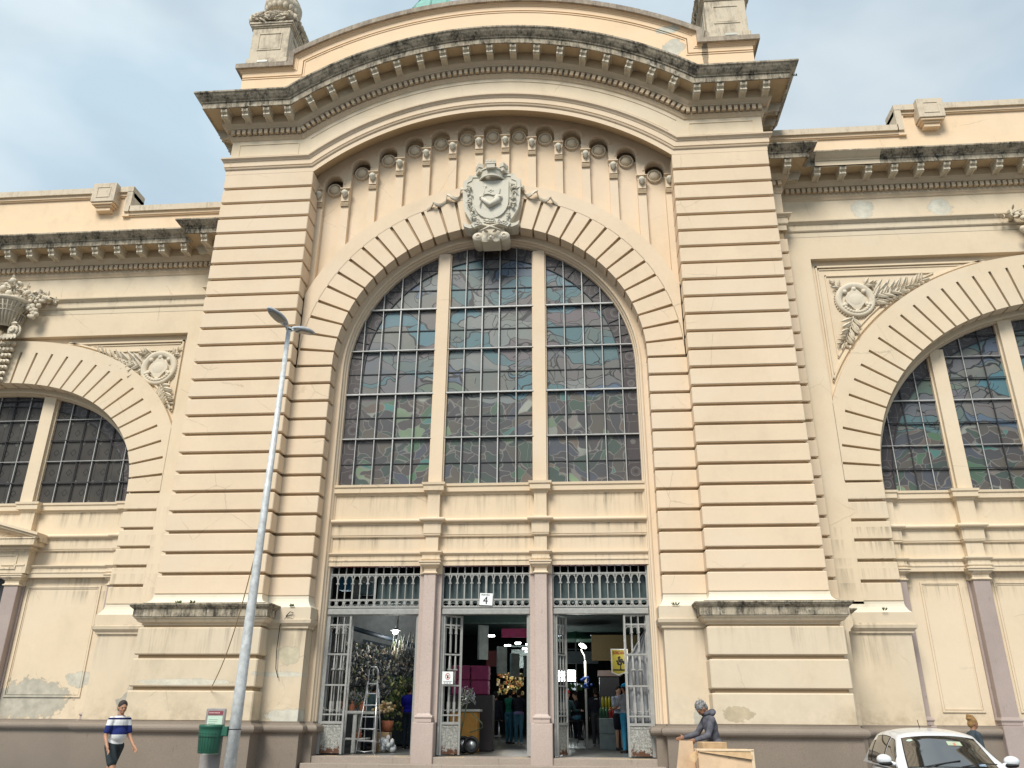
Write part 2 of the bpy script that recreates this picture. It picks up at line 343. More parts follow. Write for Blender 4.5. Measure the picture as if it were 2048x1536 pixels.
    def ell(s, c, r, n=12, m=0, rot=None, smooth=True):
        if not hasattr(r, '__len__'): r = (r, r, r)
        c = Vector(c); h = max(4, n//2); V = []; F = []
        for i in range(h+1):
            t = PI*i/h
            for j in range(n):
                a = 2*PI*j/n; p = Vector((r[0]*math.sin(t)*math.cos(a), r[1]*math.sin(t)*math.sin(a), r[2]*math.cos(t)))
                if rot: p = rot @ p
                V.append(tuple(c+p))
        for i in range(h):
            for j in range(n): F.append((i*n+j, i*n+(j+1) % n, (i+1)*n+(j+1) % n, (i+1)*n+j))
        s.add(V, F, m, smooth); return s
    def cap(s, a, b, ra, rb, n=10, m=0):
        """tapered capsule"""
        a = Vector(a); b = Vector(b); d = (b-a); L_ = d.length or 1e-6; d = d/L_
        x = Vector((0, 0, 1)) if abs(d.z) < .9 else Vector((1, 0, 0)); u = d.cross(x).normalized(); v = d.cross(u); rg = []
        for t in (-.999, -.87, -.5): rg.append((a+d*ra*t, ra*math.sqrt(max(0, 1-t*t))))
        rg.append((a, ra)); rg.append((b, rb))
        for t in (.5, .87, .999): rg.append((b+d*rb*t, rb*math.sqrt(max(0, 1-t*t))))
        s.rings([[tuple(p+u*r*math.cos(2*PI*k/n)+v*r*math.sin(2*PI*k/n)) for k in range(n)] for p, r in rg], m, True, True, True); return s
    def leaf(s, c, d, nrm, ln, wd, th=.06, m=0, bend=0):
        c = Vector(c); d = Vector(d).normalized(); nrm = Vector(nrm).normalized(); u = d.cross(nrm).normalized(); V = []
        for t, wf in ((0, .12), (.3, .85), (.6, .9), (.85, .5), (1, .03)):
            p = c+d*ln*t+u*bend*t*t
            V += [tuple(p-u*wd*wf), tuple(p+nrm*th*(1-abs(t-.4))), tuple(p+u*wd*wf)]
        F = []
        for i in range(4): F += [(3*i, 3*i+1, 3*i+4, 3*i+3), (3*i+1, 3*i+2, 3*i+5, 3*i+4)]
        s.add(V, F, m, False); return s
    def build(s, name, mats, parent=None, loc=None):
        me = bpy.data.meshes.new(name); me.from_pydata(s.v, [], s.f); me.update()
        if not isinstance(mats, (list, tuple)): mats = [mats]
        for m_ in mats: me.materials.append(m_)
        me.polygons.foreach_set('material_index', [min(k, len(mats)-1) for k in s.m]); me.polygons.foreach_set('use_smooth', s.sm)
        bm = bmesh.new(); bm.from_mesh(me); bmesh.ops.remove_doubles(bm, verts=bm.verts, dist=1e-5); bmesh.ops.recalc_face_normals(bm, faces=bm.faces); bm.to_mesh(me); bm.free()
        o = bpy.data.objects.new(name, me); COL.objects.link(o)
        if parent is not None: o.parent = parent
        if loc is not None: o.location = loc
        return o
def tag(o, label, cat, group=None, kind=None):
    if label: o['label'] = label
    if cat: o['category'] = cat
    if group: o['group'] = group
    if kind: o['kind'] = kind
    return o
def empty(name, loc, rz=0, label=None, cat=None, group=None):
    o = bpy.data.objects.new(name, None); COL.objects.link(o); o.location = loc; o.rotation_euler = (0, 0, rz); o.empty_display_size = .2
    return tag(o, label, cat, group)
def copy_part(o, parent, loc=None, rot=None):
    c = o.copy(); COL.objects.link(c); c.parent = parent
    if loc is not None: c.location = loc
    if rot is not None: c.rotation_euler = rot
    return c
def copy_tree(o, parent=None):
    c = o.copy(); COL.objects.link(c); c.parent = parent
    for ch in list(o.children): copy_tree(ch, c)
    return c
def mir(pts, s): return [(s*p[0],)+tuple(p[1:]) for p in pts]
def bake(o):
    dg = bpy.context.evaluated_depsgraph_get(); dg.update()
    me = bpy.data.meshes.new_from_object(o.evaluated_get(dg)); o.modifiers.clear(); o.data = me; return o
def text_mesh(name, body, size, mat_, parent=None, extrude=.003, align='CENTER', loc=(0, 0, 0), rot=(PI/2, 0, 0), sx=1.0):
    cu = bpy.data.curves.new(name, 'FONT'); cu.body = body; cu.size = size; cu.extrude = extrude; cu.align_x = align; cu.align_y = 'CENTER'; cu.resolution_u = 3
    t = bpy.data.objects.new(name+'_tmp', cu); COL.objects.link(t)
    dg = bpy.context.evaluated_depsgraph_get(); dg.update()
    me = bpy.data.meshes.new_from_object(t.evaluated_get(dg)); bpy.data.objects.remove(t)
    me.materials.clear(); me.materials.append(mat_)
    o = bpy.data.objects.new(name, me); COL.objects.link(o); o.location = loc; o.rotation_euler = rot; o.scale = (sx, 1, 1)
    if parent: o.parent = parent
    return o

# ---------------------------------------------------------------- ground
for nm, y0, y1, z0, z1, m_, in (('road', -400, -3.9, -1.2, -.15, M_asphalt), ('sidewalk', -3.9, 0.5, -1.2, 0.0, M_walk)):
    tag(MB(False).box(-300, 300, y0, y1, z0, z1).build(nm, m_), {'road': 'grey asphalt road in front of the market', 'sidewalk': 'stone sidewalk along the market front'}[nm], nm, kind='structure')
tag(MB(False).box(-300, 300, -4.02, -3.88, -.16, .012).build('kerb', M_step), 'stone kerb between road and sidewalk', 'kerb', kind='structure')
tag(MB(False).box(-300, 300, 32.2, 400, -1.2, -.1).build('back_ground', M_asphalt), 'ground behind the market hall', 'ground', kind='structure')
# ================================================================ THE BUILDING
BLD = empty('market_building', (0, 0, 0), 0, 'cream rusticated market hall with a great arched stained glass window and dark weathered cornices', 'building')
def part(mb, name, mats, parent=BLD): return mb.build(name, mats, parent)
G = .07   # half groove
B0, A0, C0 = 15.535, 10.265, 8.30
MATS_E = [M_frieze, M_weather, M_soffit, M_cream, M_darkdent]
# ---- piers
for s in (-1, 1):
    mb = MB()
    mb.box(s*(A0+.16), s*(B0-.16), .16, 2.9, -.2, 24.0, 1)
    for k in range(24):
        mb.cbox(s*A0, s*B0, 0, 2.8, k+G, k+1-G if k < 23 else 24.02, .035)
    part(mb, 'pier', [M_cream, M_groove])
    mb = MB()                           # set-back quoin strip beside the pier
    mb.box(s*(B0-1), s*(16.74-.14), 2.85, 4.2, -.2, 20.5 if s > 0 else 17.1, 1)
    for k in range(20 if s > 0 else 17):
        mb.cbox(s*(B0-1), s*16.74, 2.7, 4.0, k+G, k+1-G, .03)
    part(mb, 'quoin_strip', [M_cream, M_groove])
    # pedestal of pier
    scot = [(0.0, .05), (0.0, -.07), (.02, -.16), (.08, -.26), (.2, -.33), (.3, -.36)]
    capP = [(.3, -.44), (.74, -.44), (.74, -.5), (.69, -.52), (.69, -.56), (.60, -.64), (.55, -.68), (.55, -1.0), (.5, -1.02), (.5, -1.06), (.42, -1.12), (.36, -1.22), (.25, -1.26), (.20, -1.28), (.20, -1.36), (-.1, -1.42)]
    path = [(s*A0, 1.2), (s*A0, 0), (s*B0, 0), (s*B0, 3.2)]
    if s < 0: path = path[::-1]
    mb = MB().plan(path, scot+[(-.3, -.36), (-.3, .05)], [3]*10)
    pr = [(-.3, -.35)]+[(.28, -.36)]+capP+[(-.3, -1.42)]
    mm = [0, 1, 1, 1, 1, 1, 1, 1, 1, 1, 2, 2, 2, 2, 2, 2, 2, 0, 0, 0][:len(pr)]
    mb.plan(path, pr, mm)
    for z0, z1 in ((-2.66, -1.46), (-4.02, -2.82), (-5.44, -4.18)):
        mb.cbox(s*(A0-.27), s*(B0+.31), -.31, 2.9, z0, z1, .05, 0)
    mb.box(s*(A0-.12), s*(B0+.15), -.14, 2.85, -5.5, -1.3, 4)
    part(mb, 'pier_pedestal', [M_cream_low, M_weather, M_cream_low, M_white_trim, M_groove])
# ---- arch wall: jambs, voussoirs
def arc(r, a0, a1, n, cz=12, cx=0): return [(cx+r*math.cos(R_(a0+(a1-a0)*i/n)), cz+r*math.sin(R_(a0+(a1-a0)*i/n))) for i in range(n+1)]
mb = MB()
for s in (-1, 1):
    mb.box(s*(C0+.15), s*(A0+.3), .95, 1.7, -.3, 12.02, 1)
    for k in range(12): mb.cbox(s*C0, s*(A0+.2), .8, 1.68, k+G, k+1-G, .03)
    mb.box(s*10.22, s*(A0+.3), .8, 1.6, 12.0, 16.2)
mb.band(arc(C0+.15, 0, 180, 64), arc(10.35, 0, 180, 64), .95, 1.7, 1)
mb.band(arc(10.22, 0, 180, 64), arc(11.1, 0, 180, 64), .80, 1.5)
for k in range(32):
    a0 = k*5.625+.42; a1 = (k+1)*5.625-.42
    A = arc(C0, a0, a1, 3); B = arc(10.24, a0+.08, a1-.08, 3)
    mb.band(A, B, .80, 1.69)
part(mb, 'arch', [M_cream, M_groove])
# P2 pedestals (door jamb bases), wing bases and the granite plinth
for s in (-1, 1):
    pt = [(s*C0, 2.2), (s*C0, .8), (s*(A0+.3), .8)]
    pts = pt if s > 0 else pt[::-1]
    pr = [(-.3, .05), (0, .05), (0, -.07), (.03, -.2), (.12, -.38), (.2, -.46), (.25, -.48), (.25, -1.02), (.33, -1.05), (.30, -1.2), (.2, -1.3), (.16, -1.33), (.16, -1.42), (.06, -1.46), (.06, -5.44), (-.3, -5.44)]
    mb = MB().plan(pts, pr, [3, 3, 3, 3, 3, 3, 0, 0, 0, 0, 0, 0, 0, 0, 0, 0])
    part(mb, 'jamb_base', [M_cream_low, M_weather, M_cream_low, M_white_trim]); mb = MB()
    w0 = [(s*16.74, 2.3), (s*16.74, 3.6), (s*19.98, 3.6), (s*19.98, 5.2)]
    w1 = [(s*(B0-.2), 2.7), (s*16.74, 2.7), (s*16.74, 3.8)]
    mb.plan(w0 if s > 0 else w0[::-1], pr, [3, 3, 3, 3, 3, 3, 0, 0, 0, 0, 0, 0, 0, 0, 0, 0])
    part(mb, 'wing_base', [M_cream_low, M_weather, M_cream_low, M_white_trim]); mb = MB()
    prc = pr[:5]+[(.2, -.42), (.55, -.42), (.55, -.48), (.5, -.52), (.38, -.62), (.33, -.66), (.33, -1.0)]+[(.40, -1.02), (.34, -1.2), (.24, -1.3), (.2, -1.42), (.08, -1.46), (.08, -5.44), (-.3, -5.44)]
    mb.plan(w1 if s > 0 else w1[::-1], prc, [3, 3, 3, 3, 3, 1, 1, 1, 1, 1, 0, 0, 0, 0, 0, 0, 0, 0, 0])
    part(mb, 'quoin_base', [M_cream_low, M_weather, M_cream_low, M_white_trim])
    pl = [(s*7.78, 2.4), (s*7.78, 1.45), (s*8.2, 1.45), (s*8.2, .8), (s*10.0, .8), (s*10.0, -.3), (s*(B0+.3), -.3), (s*(B0+.3), 2.6), (s*16.9, 2.6), (s*16.9, 3.5), (s*20.1, 3.5), (s*20.1, 4.7), (s*40, 4.7)]
    if s < 0: pl = pl[::-1]
    tor = [(-.5, -5.43), (.06, -5.43), (.06, -5.5), (.16, -5.53)]+[(.16+.18*math.sin(t), -5.72+.175*math.cos(t)) for t in [PI*i/8 for i in range(9)]]+[(.1, -5.92), (.1, -7.85), (-.5, -7.85)]
    mb = MB().plan(pl, tor, 0)
    rr = random.Random(3+s)
    part(mb, 'plinth', [M_plinth])
# ---- tympanum with thirteen niches
mb = MB(); _a = arc(9.5, 0, 180, 48); mb.band([(max(-10.5, min(10.5, x*1.12)), z) for x, z in _a], [(max(-10.5, min(10.5, x*1.12)), 28.9) for x, z in _a], 2.7, 2.9)
mb2 = MB()
DZ = lambda x: 12.15+math.sqrt(14.87**2-x*x)
for k in range(-6, 7):
    x = 1.567*k; zd = DZ(x); zs = zd+.25; zt = 28.9
    xl, xr = x-.7835, x+.7835
    if k == -6: xl = -10.4
    if k == 6: xr = 10.4
    zb = 12+math.sqrt(max(0, 10.7**2-min(abs(xl), abs(xr), abs(x))**2)) if abs(x) < 10.7 else 14
    zb = 12+math.sqrt(max(0, 10.75**2-min(10.7, max(abs(xl), abs(xr)))**2))-.3
    top = [(x+.55*math.cos(a), zs+.55*math.sin(a)) for a in [PI-PI*i/14 for i in range(15)]]
    lw = .17 if False else .2335
    poly = [(xl, zb), (x-.55, zb)]+top+[(x+.55, zb), (xr, zb), (xr, zt), (xl, zt)]
    mb.box(x-.7, x+.7, 1.56, 2.75, zb, zd); mb.box(x-.78, x-.6, 1.6, 2.75, zb, zt); mb.box(x+.6, x+.78, 1.6, 2.75, zb, zt)
    mb.box(xl, x-.55, 1.24, 1.66, zb, zs); mb.box(x+.55, xr, 1.24, 1.66, zb, zs)
    A = [(x-.55, zs)]+top+[(x+.55, zs)]; Bc = [(xl, zs)]+[(xl+(xr-xl)*(i/14), zt) for i in range(15)]+[(xr, zs)]
    mb.band(A, Bc, 1.24, 1.66)
    # archivolt rim round the niche head
    mb2.band([(x+.60*math.cos(a), zs+.60*math.sin(a)) for a in [PI-PI*i/16 for i in range(17)]], [(x+.70*math.cos(a), zs+.70*math.sin(a)) for a in [PI-PI*i/16 for i in range(17)]], 1.19, 1.3)
part(mb, 'tympanum', [M_cream]); part(mb2, 'niche_archivolts', [M_cream])
rb = MB(); rb.lathe((0, 1.62, 0), [(0.0, -.36), (.10, -.35), (.20, -.30), (.28, -.22), (.32, -.10), (.33, -.04), (.34, -.18), (.37, -.22), (.41, -.22), (.44, -.16), (.44, .9)], 24, axis='y')
T0 = rb; r_first = None
for k in range(-6, 7):
    x = 1.567*k; off = (x*U, 0, (DZ(x)-.0)*U)
    if r_first is None:
        r_first = part(rb, 'roundel', [M_frieze]); r_first.location = off
    else: copy_part(r_first, BLD, off)
# balls hanging over the pilaster strips
bb = MB(); bb.ell((0, .98, 0), (.19, .19, .19), 14); bb.lathe((0, .98, 0), [(.0, -.34), (.06, -.27), (.13, -.16), (.17, -.09)], 12)
br = MB(); br.cbox(-.3, .3, .96, 1.3, .30, .36, .01); br.prism([(-.27, .3), (.27, .3), (.27, .18), (.22, .1), (.22, -.5), (-.22, -.5), (-.22, .1), (-.27, .18)], 1.1, 1.3); 
for i in range(3): br.cbox(-.24, .24, 1.13, 1.3, -.62-.085*i, -.56-.085*i, .01, 1)
bf = None
for k in range(-7, 7):
    x = .7835+1.567*k; xa = min(abs(x), 8.7)
    z = {0: 26.43, 1: 26.17, 2: 25.75, 3: 25.12, 4: 24.24, 5: 23.12, 6: 23.12}[int(round((abs(x)-.7835)/1.567))]
    off = (x*U, 0, z*U)
    if bf is None:
        cf = part(br, 'niche_corbel', [M_cream, M_darkdent]); cf.location = off; bf = bb.build('drop_ball', [M_relief_g], cf)
    else:
        c2 = copy_part(cf, BLD, off); copy_part(bf, c2)
# ---- main entablature swept round the arch
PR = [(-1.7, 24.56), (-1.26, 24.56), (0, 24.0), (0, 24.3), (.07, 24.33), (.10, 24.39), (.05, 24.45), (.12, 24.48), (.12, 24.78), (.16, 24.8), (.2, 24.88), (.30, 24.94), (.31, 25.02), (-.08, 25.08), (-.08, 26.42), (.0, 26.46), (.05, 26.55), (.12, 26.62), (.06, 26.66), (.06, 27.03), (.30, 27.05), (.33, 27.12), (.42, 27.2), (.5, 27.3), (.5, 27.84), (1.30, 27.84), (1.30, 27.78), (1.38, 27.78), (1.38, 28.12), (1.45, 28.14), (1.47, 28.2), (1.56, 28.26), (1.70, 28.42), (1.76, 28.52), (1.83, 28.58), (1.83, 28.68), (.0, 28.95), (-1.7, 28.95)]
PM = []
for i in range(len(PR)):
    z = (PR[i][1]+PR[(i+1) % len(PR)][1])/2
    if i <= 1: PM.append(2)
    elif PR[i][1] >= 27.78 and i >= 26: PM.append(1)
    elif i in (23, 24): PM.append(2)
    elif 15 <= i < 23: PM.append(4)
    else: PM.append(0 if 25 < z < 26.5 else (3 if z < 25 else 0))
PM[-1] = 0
def rad(z): return 15.78+(z-24)
def xk(z): return math.sqrt(max(0, rad(z)**2-(z-12)**2))
def ent_rings(prof, n=72, yb=3.6):
    rg = []
    rg.append([(-(B0+q), yb, z) for q, z in prof]); rg.append([(-(B0+q), -q, z) for q, z in prof])
    for i in range(n+1):
        r = []
        for q, z in prof:
            th = math.asin(min(1, (z-12)/rad(z))); a = PI-th-(PI-2*th)*i/n
            r.append((rad(z)*math.cos(a), -q, 12+rad(z)*math.sin(a)))
        rg.append(r)
    rg.append([((B0+q), -q, z) for q, z in prof]); rg.append([((B0+q), yb, z) for q, z in prof])
    return rg
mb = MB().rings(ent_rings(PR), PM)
# frieze panels (thin raised fillets)
def fillet_rect(mb, x0, x1, z0, z1, y, w_=.05, t=.035, m=0):
    mb.box(x0, x1, y-t, y+.02, z1-w_, z1, m); mb.box(x0, x1, y-t, y+.02, z0, z0+w_, m); mb.box(x0, x0+w_, y-t, y+.02, z0+w_, z1-w_, m); mb.box(x1-w_, x1, y-t, y+.02, z0+w_, z1-w_, m)
for s in (-1, 1):
    a, b_ = sorted((s*11.35, s*15.0)); fillet_rect(mb, a, b_, 25.32, 26.18, .08)
for r1 in (17.1, 17.95): mb.band(arc(r1, 53.5, 126.5, 60), arc(r1+.05, 53.5, 126.5, 60), .045, .1)
# dentils
def on_path(d, z):   # x position along straight part or angle
    pass
dent = MB(); zmid = 26.86
x = 11.35
xs = []
while x < 15.7: xs.append(x); x += .335
for s in (-1, 1):
    for x in xs: dent.box(s*x-.1, s*x+.1, -.30, 0, 26.72, 27.02, 0)
    for j in range(9): dent.box(s*(B0+.3), s*B0, .05+j*.335, .25+j*.335, 26.72, 27.02, 0)
rd = rad(zmid); na = int((180-2*math.degrees(math.asin((zmid-12)/rd)))*PI/180*rd/.335)
th0 = math.asin((zmid-12)/rd)
for i in range(na):
    a = th0+(PI-2*th0)*(i+.5)/na; c_, s_ = math.cos(a), math.sin(a); V = []
    for y in (-.30, 0):
        for rr in (rd-.15, rd+.15):
            for dt in (-.1, .1): V.append((rr*c_-dt*s_, y, 12+rr*s_+dt*c_))
    dent.add(V, [(0, 1, 3, 2), (4, 6, 7, 5), (0, 4, 5, 1), (2, 3, 7, 6), (0, 2, 6, 4), (1, 5, 7, 3)])
part(mb, 'entablature', MATS_E); part(dent, 'dentil_course', [M_darkdent])
# modillions
def modillion_mb(wd=.27, dp=.72, ht=.46):
    mb = MB()
    # profile in (y,z), y negative outward; scroll console
    pf = [(0, 0), (-dp, 0), (-dp-.04, -.05), (-dp-.05, -.12), (-dp-.01, -.2), (-dp+.07, -.22), (-dp+.12, -.3), (-dp+.1, -.42), (-dp+.2, -.5), (-dp+.36, -.42), (-.12, -.44), (0, -.5)]
    n = len(pf)
    for xa, xb, gr in ((-wd*.5, wd*.5, 1), (-wd*.5-.05, -wd*.5+.04, 1.0), (wd*.5-.04, wd*.5+.05, 1.0)):
        ex = .035 if xa != -wd*.5 or xb != wd*.5 else 0
        P = [(y-(ex if 1 <= i <= 9 else 0), z-(ex if i > 3 else 0)) for i, (y, z) in enumerate(pf)]
        mb.add([(xa, y, z) for y, z in P]+[(xb, y, z) for y, z in P], [tuple(range(n)), tuple(range(2*n-1, n-1, -1))]+[(i, (i+1) % n, n+(i+1) % n, n+i) for i in range(n)], 0)
    mb.box(-wd*.5-.13, wd*.5+.13, -dp-.12, 0, -.005, .07)
    mb.T = None; return mb
def mod_obj():
    mb = modillion_mb(); mb2 = MB(False); mb2.v = []
    mb.T = None
    return mb
_m = modillion_mb(); _m.v = [(a[0]*1, a[1]*1, a[2]*1) for a in _m.v]
# vertices were transformed by FU; undo to local metres
_m.v = [(x, y, z-((0+5.0606)*U+1.5)) for x, y, z in _m.v]
M_modil = plaster('modillion_plaster', (.56, .49, .37), dirt=.55, grime=(.25, .21, .16))
mod0 = _m.build('modillion', [M_modil], BLD)
def place_mod(x, y, z, rot): 
    global mod0, _used
    o = mod0 if not _used else copy_part(mod0, BLD)
    _used = True; o.location = FU((x, y, z)); o.rotation_euler = rot
_used = False
for s in (-1, 1):
    for x in (11.8, 13.08, 14.36, 15.62): place_mod(s*x, -.5, 27.80, (0, 0, 0))
    for y in (.9, 2.15, 3.2): place_mod(s*(B0+.5), y, 27.80, (0, 0, s*PI/2))
for k in range(17):
    a = R_(57+4.125*k); place_mod(19.62*math.cos(a), -.5, 12+19.62*math.sin(a)-.03, (0, PI/2-a, 0))
# ---- attic
def aout(off, top=32.1, B=15.9, rr=24.35, xs_=12.6, n=60):
    xv = xs_-off; r = rr-off; th = math.acos(xv/r)
    P = [(-(B-off*0), top-off), (-xv, top-off)]
    for i in range(n+1):
        a = PI-th-(PI-2*th)*i/n; P.append((r*math.cos(a), 12+r*math.sin(a)))
    P += [(xv, top-off), (B, top-off)]; return P
def bot(P, z=28.6): return [(x, max(z, 12+math.sqrt(max(0, 20.1**2-x*x)))) for x, _ in P]
mb = MB()
def cl(P, B): return [(max(-B, min(B, x)), z) for x, z in P]
o = aout(.9); mb.band(bot(cl(o, 15.5)), cl(o, 15.5), -.02, 1.6, 0)
mb.band(cl(aout(1.0), 15.5), cl(aout(.93), 15.5), -.06, 1, 0); mb.band(cl(aout(.86), 15.5), cl(aout(.22), 15.5), -.08, 1.6, 0)
mb.band(cl(aout(.36), 15.75), cl(aout(.2), 15.75), -.22, 1.6, 0)
for i, (d, q) in enumerate(((.55, .12), (.47, .16))): mb.band(cl(aout(d), 15.62), cl(aout(.2), 15.62), -q, 1.5, 0)
mb.box(-15.5, -15.3, 0, 5, 28, 32); mb.box(15.3, 15.5, 0, 5, 28, 32)
part(mb, 'attic', [M_attic])
mb = MB(); mb.band(aout(.34), aout(.0), -.37, 1.8, 0)
for s in (-1, 1): mb.box(s*15.3, s*15.9, 1.8, 5, 31.76, 32.1, 0)
part(mb, 'attic_coping', [M_cap])
# urn pedestals
for s in (-1, 1):
    mb = MB(); a, b_ = (13.05, 15.5); x0, x1 = sorted((s*a, s*b_)); y0, y1 = .3, 2.75
    mb.cbox(x0-.1, x1+.1, y0-.1, y1+.1, 32.0, 33.05, .04); mb.cbox(x0, x1, y0, y1, 33.0, 35.6, .03)
    fillet_rect(mb, x0+.45, x1-.45, 33.75, 35.15, y0, .07, .04); 
    for yy in (y0, ): mb.box(x0+.6, x1-.6, y0-.015, y0+.05, 33.9, 35.0)
    xs2 = x1 if s < 0 else x0; sg = 1 if s < 0 else -1
    for z0, z1 in ((33.75, 33.82), (35.08, 35.15)): mb.box(xs2-.02*0, xs2+sg*.04, y0+.45, y1-.45, z0, z1)
    for yy in (y0+.45, y1-.52): mb.box(xs2, xs2+sg*.04, yy, yy+.07, 33.82, 35.08)
    for q, z0, z1 in ((.06, 35.6, 35.7), (.14, 35.7, 35.82), (.2, 35.82, 36.0)): mb.cbox(x0-q, x1+q, y0-q, y1+q, z0, z1, .02)
    mb.cbox(x0-.05, x1+.05, y0-.05, y1+.05, 36.0, 36.9, .1)
    ped = part(mb, 'urn_pedestal', [M_stone])
    g = MB(); rg_ = random.Random(11)
    loop = [(x0-.1, y0-.1), (x1+.1, y0-.1), (x1+.1, y1+.1), (x0-.1, y1+.1), (x0-.1, y0-.1)]
    for (xa, ya), (xb, yb) in zip(loop, loop[1:]):
        g.tube([(xa, ya, 36.38), (xb, yb, 36.38)], .28, 10)
        nn = 26; d = Vector((xb-xa, yb-ya, 0)).normalized(); nr = Vector((d.y, -d.x, 0))
        for i in range(nn*4):
            t = rg_.random(); ph = rg_.uniform(-1.3, 1.3); p = Vector((xa+(xb-xa)*t, ya+(yb-ya)*t, 36.38))+nr*.27*math.cos(ph)+Vector((0, 0, .28*math.sin(ph)))
            n_ = nr*math.cos(ph)+Vector((0, 0, math.sin(ph)))
            g.leaf(p, d*(1 if t < .5 else -1)+Vector((0, 0, rg_.uniform(-.8, .8))), n_, .34, .1, .09)
    g.build('garland', [M_stone], ped)
    u = MB(); cx, cy = (x0+x1)/2, (y0+y1)/2
    u.lathe((cx, cy, 36.9), [(0, 0), (.75, 0), (.75, .1), (.62, .2), (.5, .3), (.72, .42), (.78, .5), (.70, .55), (.86, .75), (1.05, 1.0), (1.2, 1.3), (1.22, 1.6), (1.05, 1.75), (1.1, 1.9), (.9, 2.3), (.4, 2.8), (.1, 3.0), (0, 3.0)], 28)
    for i in range(18):
        a = 2*PI*i/18; u.ell((cx+1.0*math.cos(a), cy+1.0*math.sin(a), 37.95), (.19, .19, .34), 8)
    u.build('urn', [M_stone], ped)
    fl = MB(); fx = s*14.3+(0 if s > 0 else 0); fl.cbox(fx-.35, fx+.35, -.28, .05, 32.22, 32.42, .03); fl.box(fx-.3, fx+.3, -.2, 0, 32.1, 32.22, 1)
    part(fl, 'floodlight', [simple('floodlight_shell', (.55, .55, .48), .4), M_bar_d])
# green copper dome behind
M_copper = simple('green_copper', (.20, .42, .36), .6, 0, .2, 2)
M_rib = simple('copper_rib', (.16, .34, .29), .6)
mb = MB(); cx, cy = -8.2, 22.0; rg = []
prof = [(3.4, -6), (3.4, 2), (3.2, 3.2), (2.5, 4.6), (1.7, 5.6), (.9, 6.3), (.4, 6.6), (0.01, 6.7)]
mb.lathe((cx, cy, 54.6), prof, 12, smooth=False)
mb.box(cx-3.0, cx+3.0, cy-3, cy+3, 25, 50, 1)
for i in range(12):
    a = 2*PI*i/12; mb.tube([(cx+r*math.cos(a), cy+r*math.sin(a), 54.6+h) for r, h in prof[1:]], .09, 6, 2)
part(mb, 'copper_dome', [M_copper, M_cream, M_rib])
# ---- great window
def arch_rings(prof, zlow=-5.44, n=56, s0=True):
    """prof: list of (r, y); swept up the jambs and round the semicircle"""
    rg = [[(-r, y, zlow) for r, y in prof]]
    for i in range(n+1):
        a = PI-PI*i/n; rg.append([(r*math.cos(a), y, 12+r*math.sin(a)) for r, y in prof])
    rg.append([(r, y, zlow) for r, y in prof]); return rg
mb = MB().rings(arch_rings([(8.6, 1.66), (8.06, 1.66), (8.04, 1.60), (7.98, 1.57), (7.92, 1.60), (7.90, 1.74), (7.84, 1.80), (7.82, 1.9), (7.76, 1.96), (7.74, 2.3), (8.6, 2.3)]), 0)
part(mb, 'window_surround', [M_cream])
def circ_z(x, r=7.8): return 12+math.sqrt(max(0, r*r-x*x))
wf = MB()
hz = [6.95, 8.25, 9.5, 10.76, 12.03, 13.32, 14.58, 15.83, 17.1, 18.37]
vx = [-7.02, -6.04, -5.05, -4.03, -1.42, -.47, .47, 1.42, 4.03, 5.05, 6.04, 7.02]
lights = [(-7.75, -3.0), (-2.34, 2.34), (3.0, 7.75)]
def hx(z, r=7.74): return r if z < 12 else math.sqrt(max(0, r*r-(z-12)**2))
for j, z in enumerate(hz):
    h = hx(z); t = .075 if j in (3, 7) else (.05 if j in (1, 5) else .025)
    for a, b_ in lights:
        a2, b2 = max(a, -h), min(b_, h)
        if b2 > a2:
            if t > .03: wf.box(a2, b2, 1.98, 2.10, z-t/2, z+t/2, 0)
            wf.box(a2, b2, 2.13, 2.165, z-.06-t*.2, z-.02, 1)
for j, x in enumerate(vx):
    zt = circ_z(x, 7.74); t = .055 if abs(abs(x)-5.05) < .1 or abs(abs(x)-.47) < .1 else .035
    wf.box(x-t/2, x+t/2, 2.01, 2.09, 5.7, zt, 0); wf.box(x+.04, x+.075, 2.12, 2.16, 5.7, zt, 1)
wf.band(arc(6.92, 0, 180, 60), arc(6.97, 0, 180, 60), 2.11, 2.16, 1)
for k in range(1, 24):
    a = R_(180*k/24); c_, s_ = math.cos(a), math.sin(a)
    wf.add([(r*c_+t*s_, y, 12+r*s_-t*c_) for r in (6.95, 7.74) for t in (-.015, .015) for y in (2.115, 2.165)], [(0, 1, 3, 2), (4, 6, 7, 5), (0, 4, 5, 1), (2, 3, 7, 6), (0, 2, 6, 4), (1, 5, 7, 3)], 1)
wfo = part(wf, 'window_frame', [M_bar_l, M_bar_d])
for a, b_ in lights:
    xs3 = [a+(b_-a)*i/20 for i in range(21)]
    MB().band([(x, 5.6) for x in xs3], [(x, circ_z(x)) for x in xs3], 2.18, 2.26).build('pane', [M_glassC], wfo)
mb = MB().band(arc(6.95, 0, 180, 60), arc(7.76, 0, 180, 60), 2.166, 2.2)
for s in (-1, 1): mb.box(s*7.02, s*7.76, 2.166, 2.2, 5.7, 12)
mb.build('glass_border', [M_border], wfo)
for s in (-1, 1):
    mb = MB(); zt = circ_z(2.67, 7.72)
    mb.box(s*2.35, s*2.99, 1.88, 2.4, 5.6, zt, 0); mb.box(s*2.28, s*3.06, 2.02, 2.3, 5.6, zt, 0)
    mb.build('mullion', [M_cream], wfo)
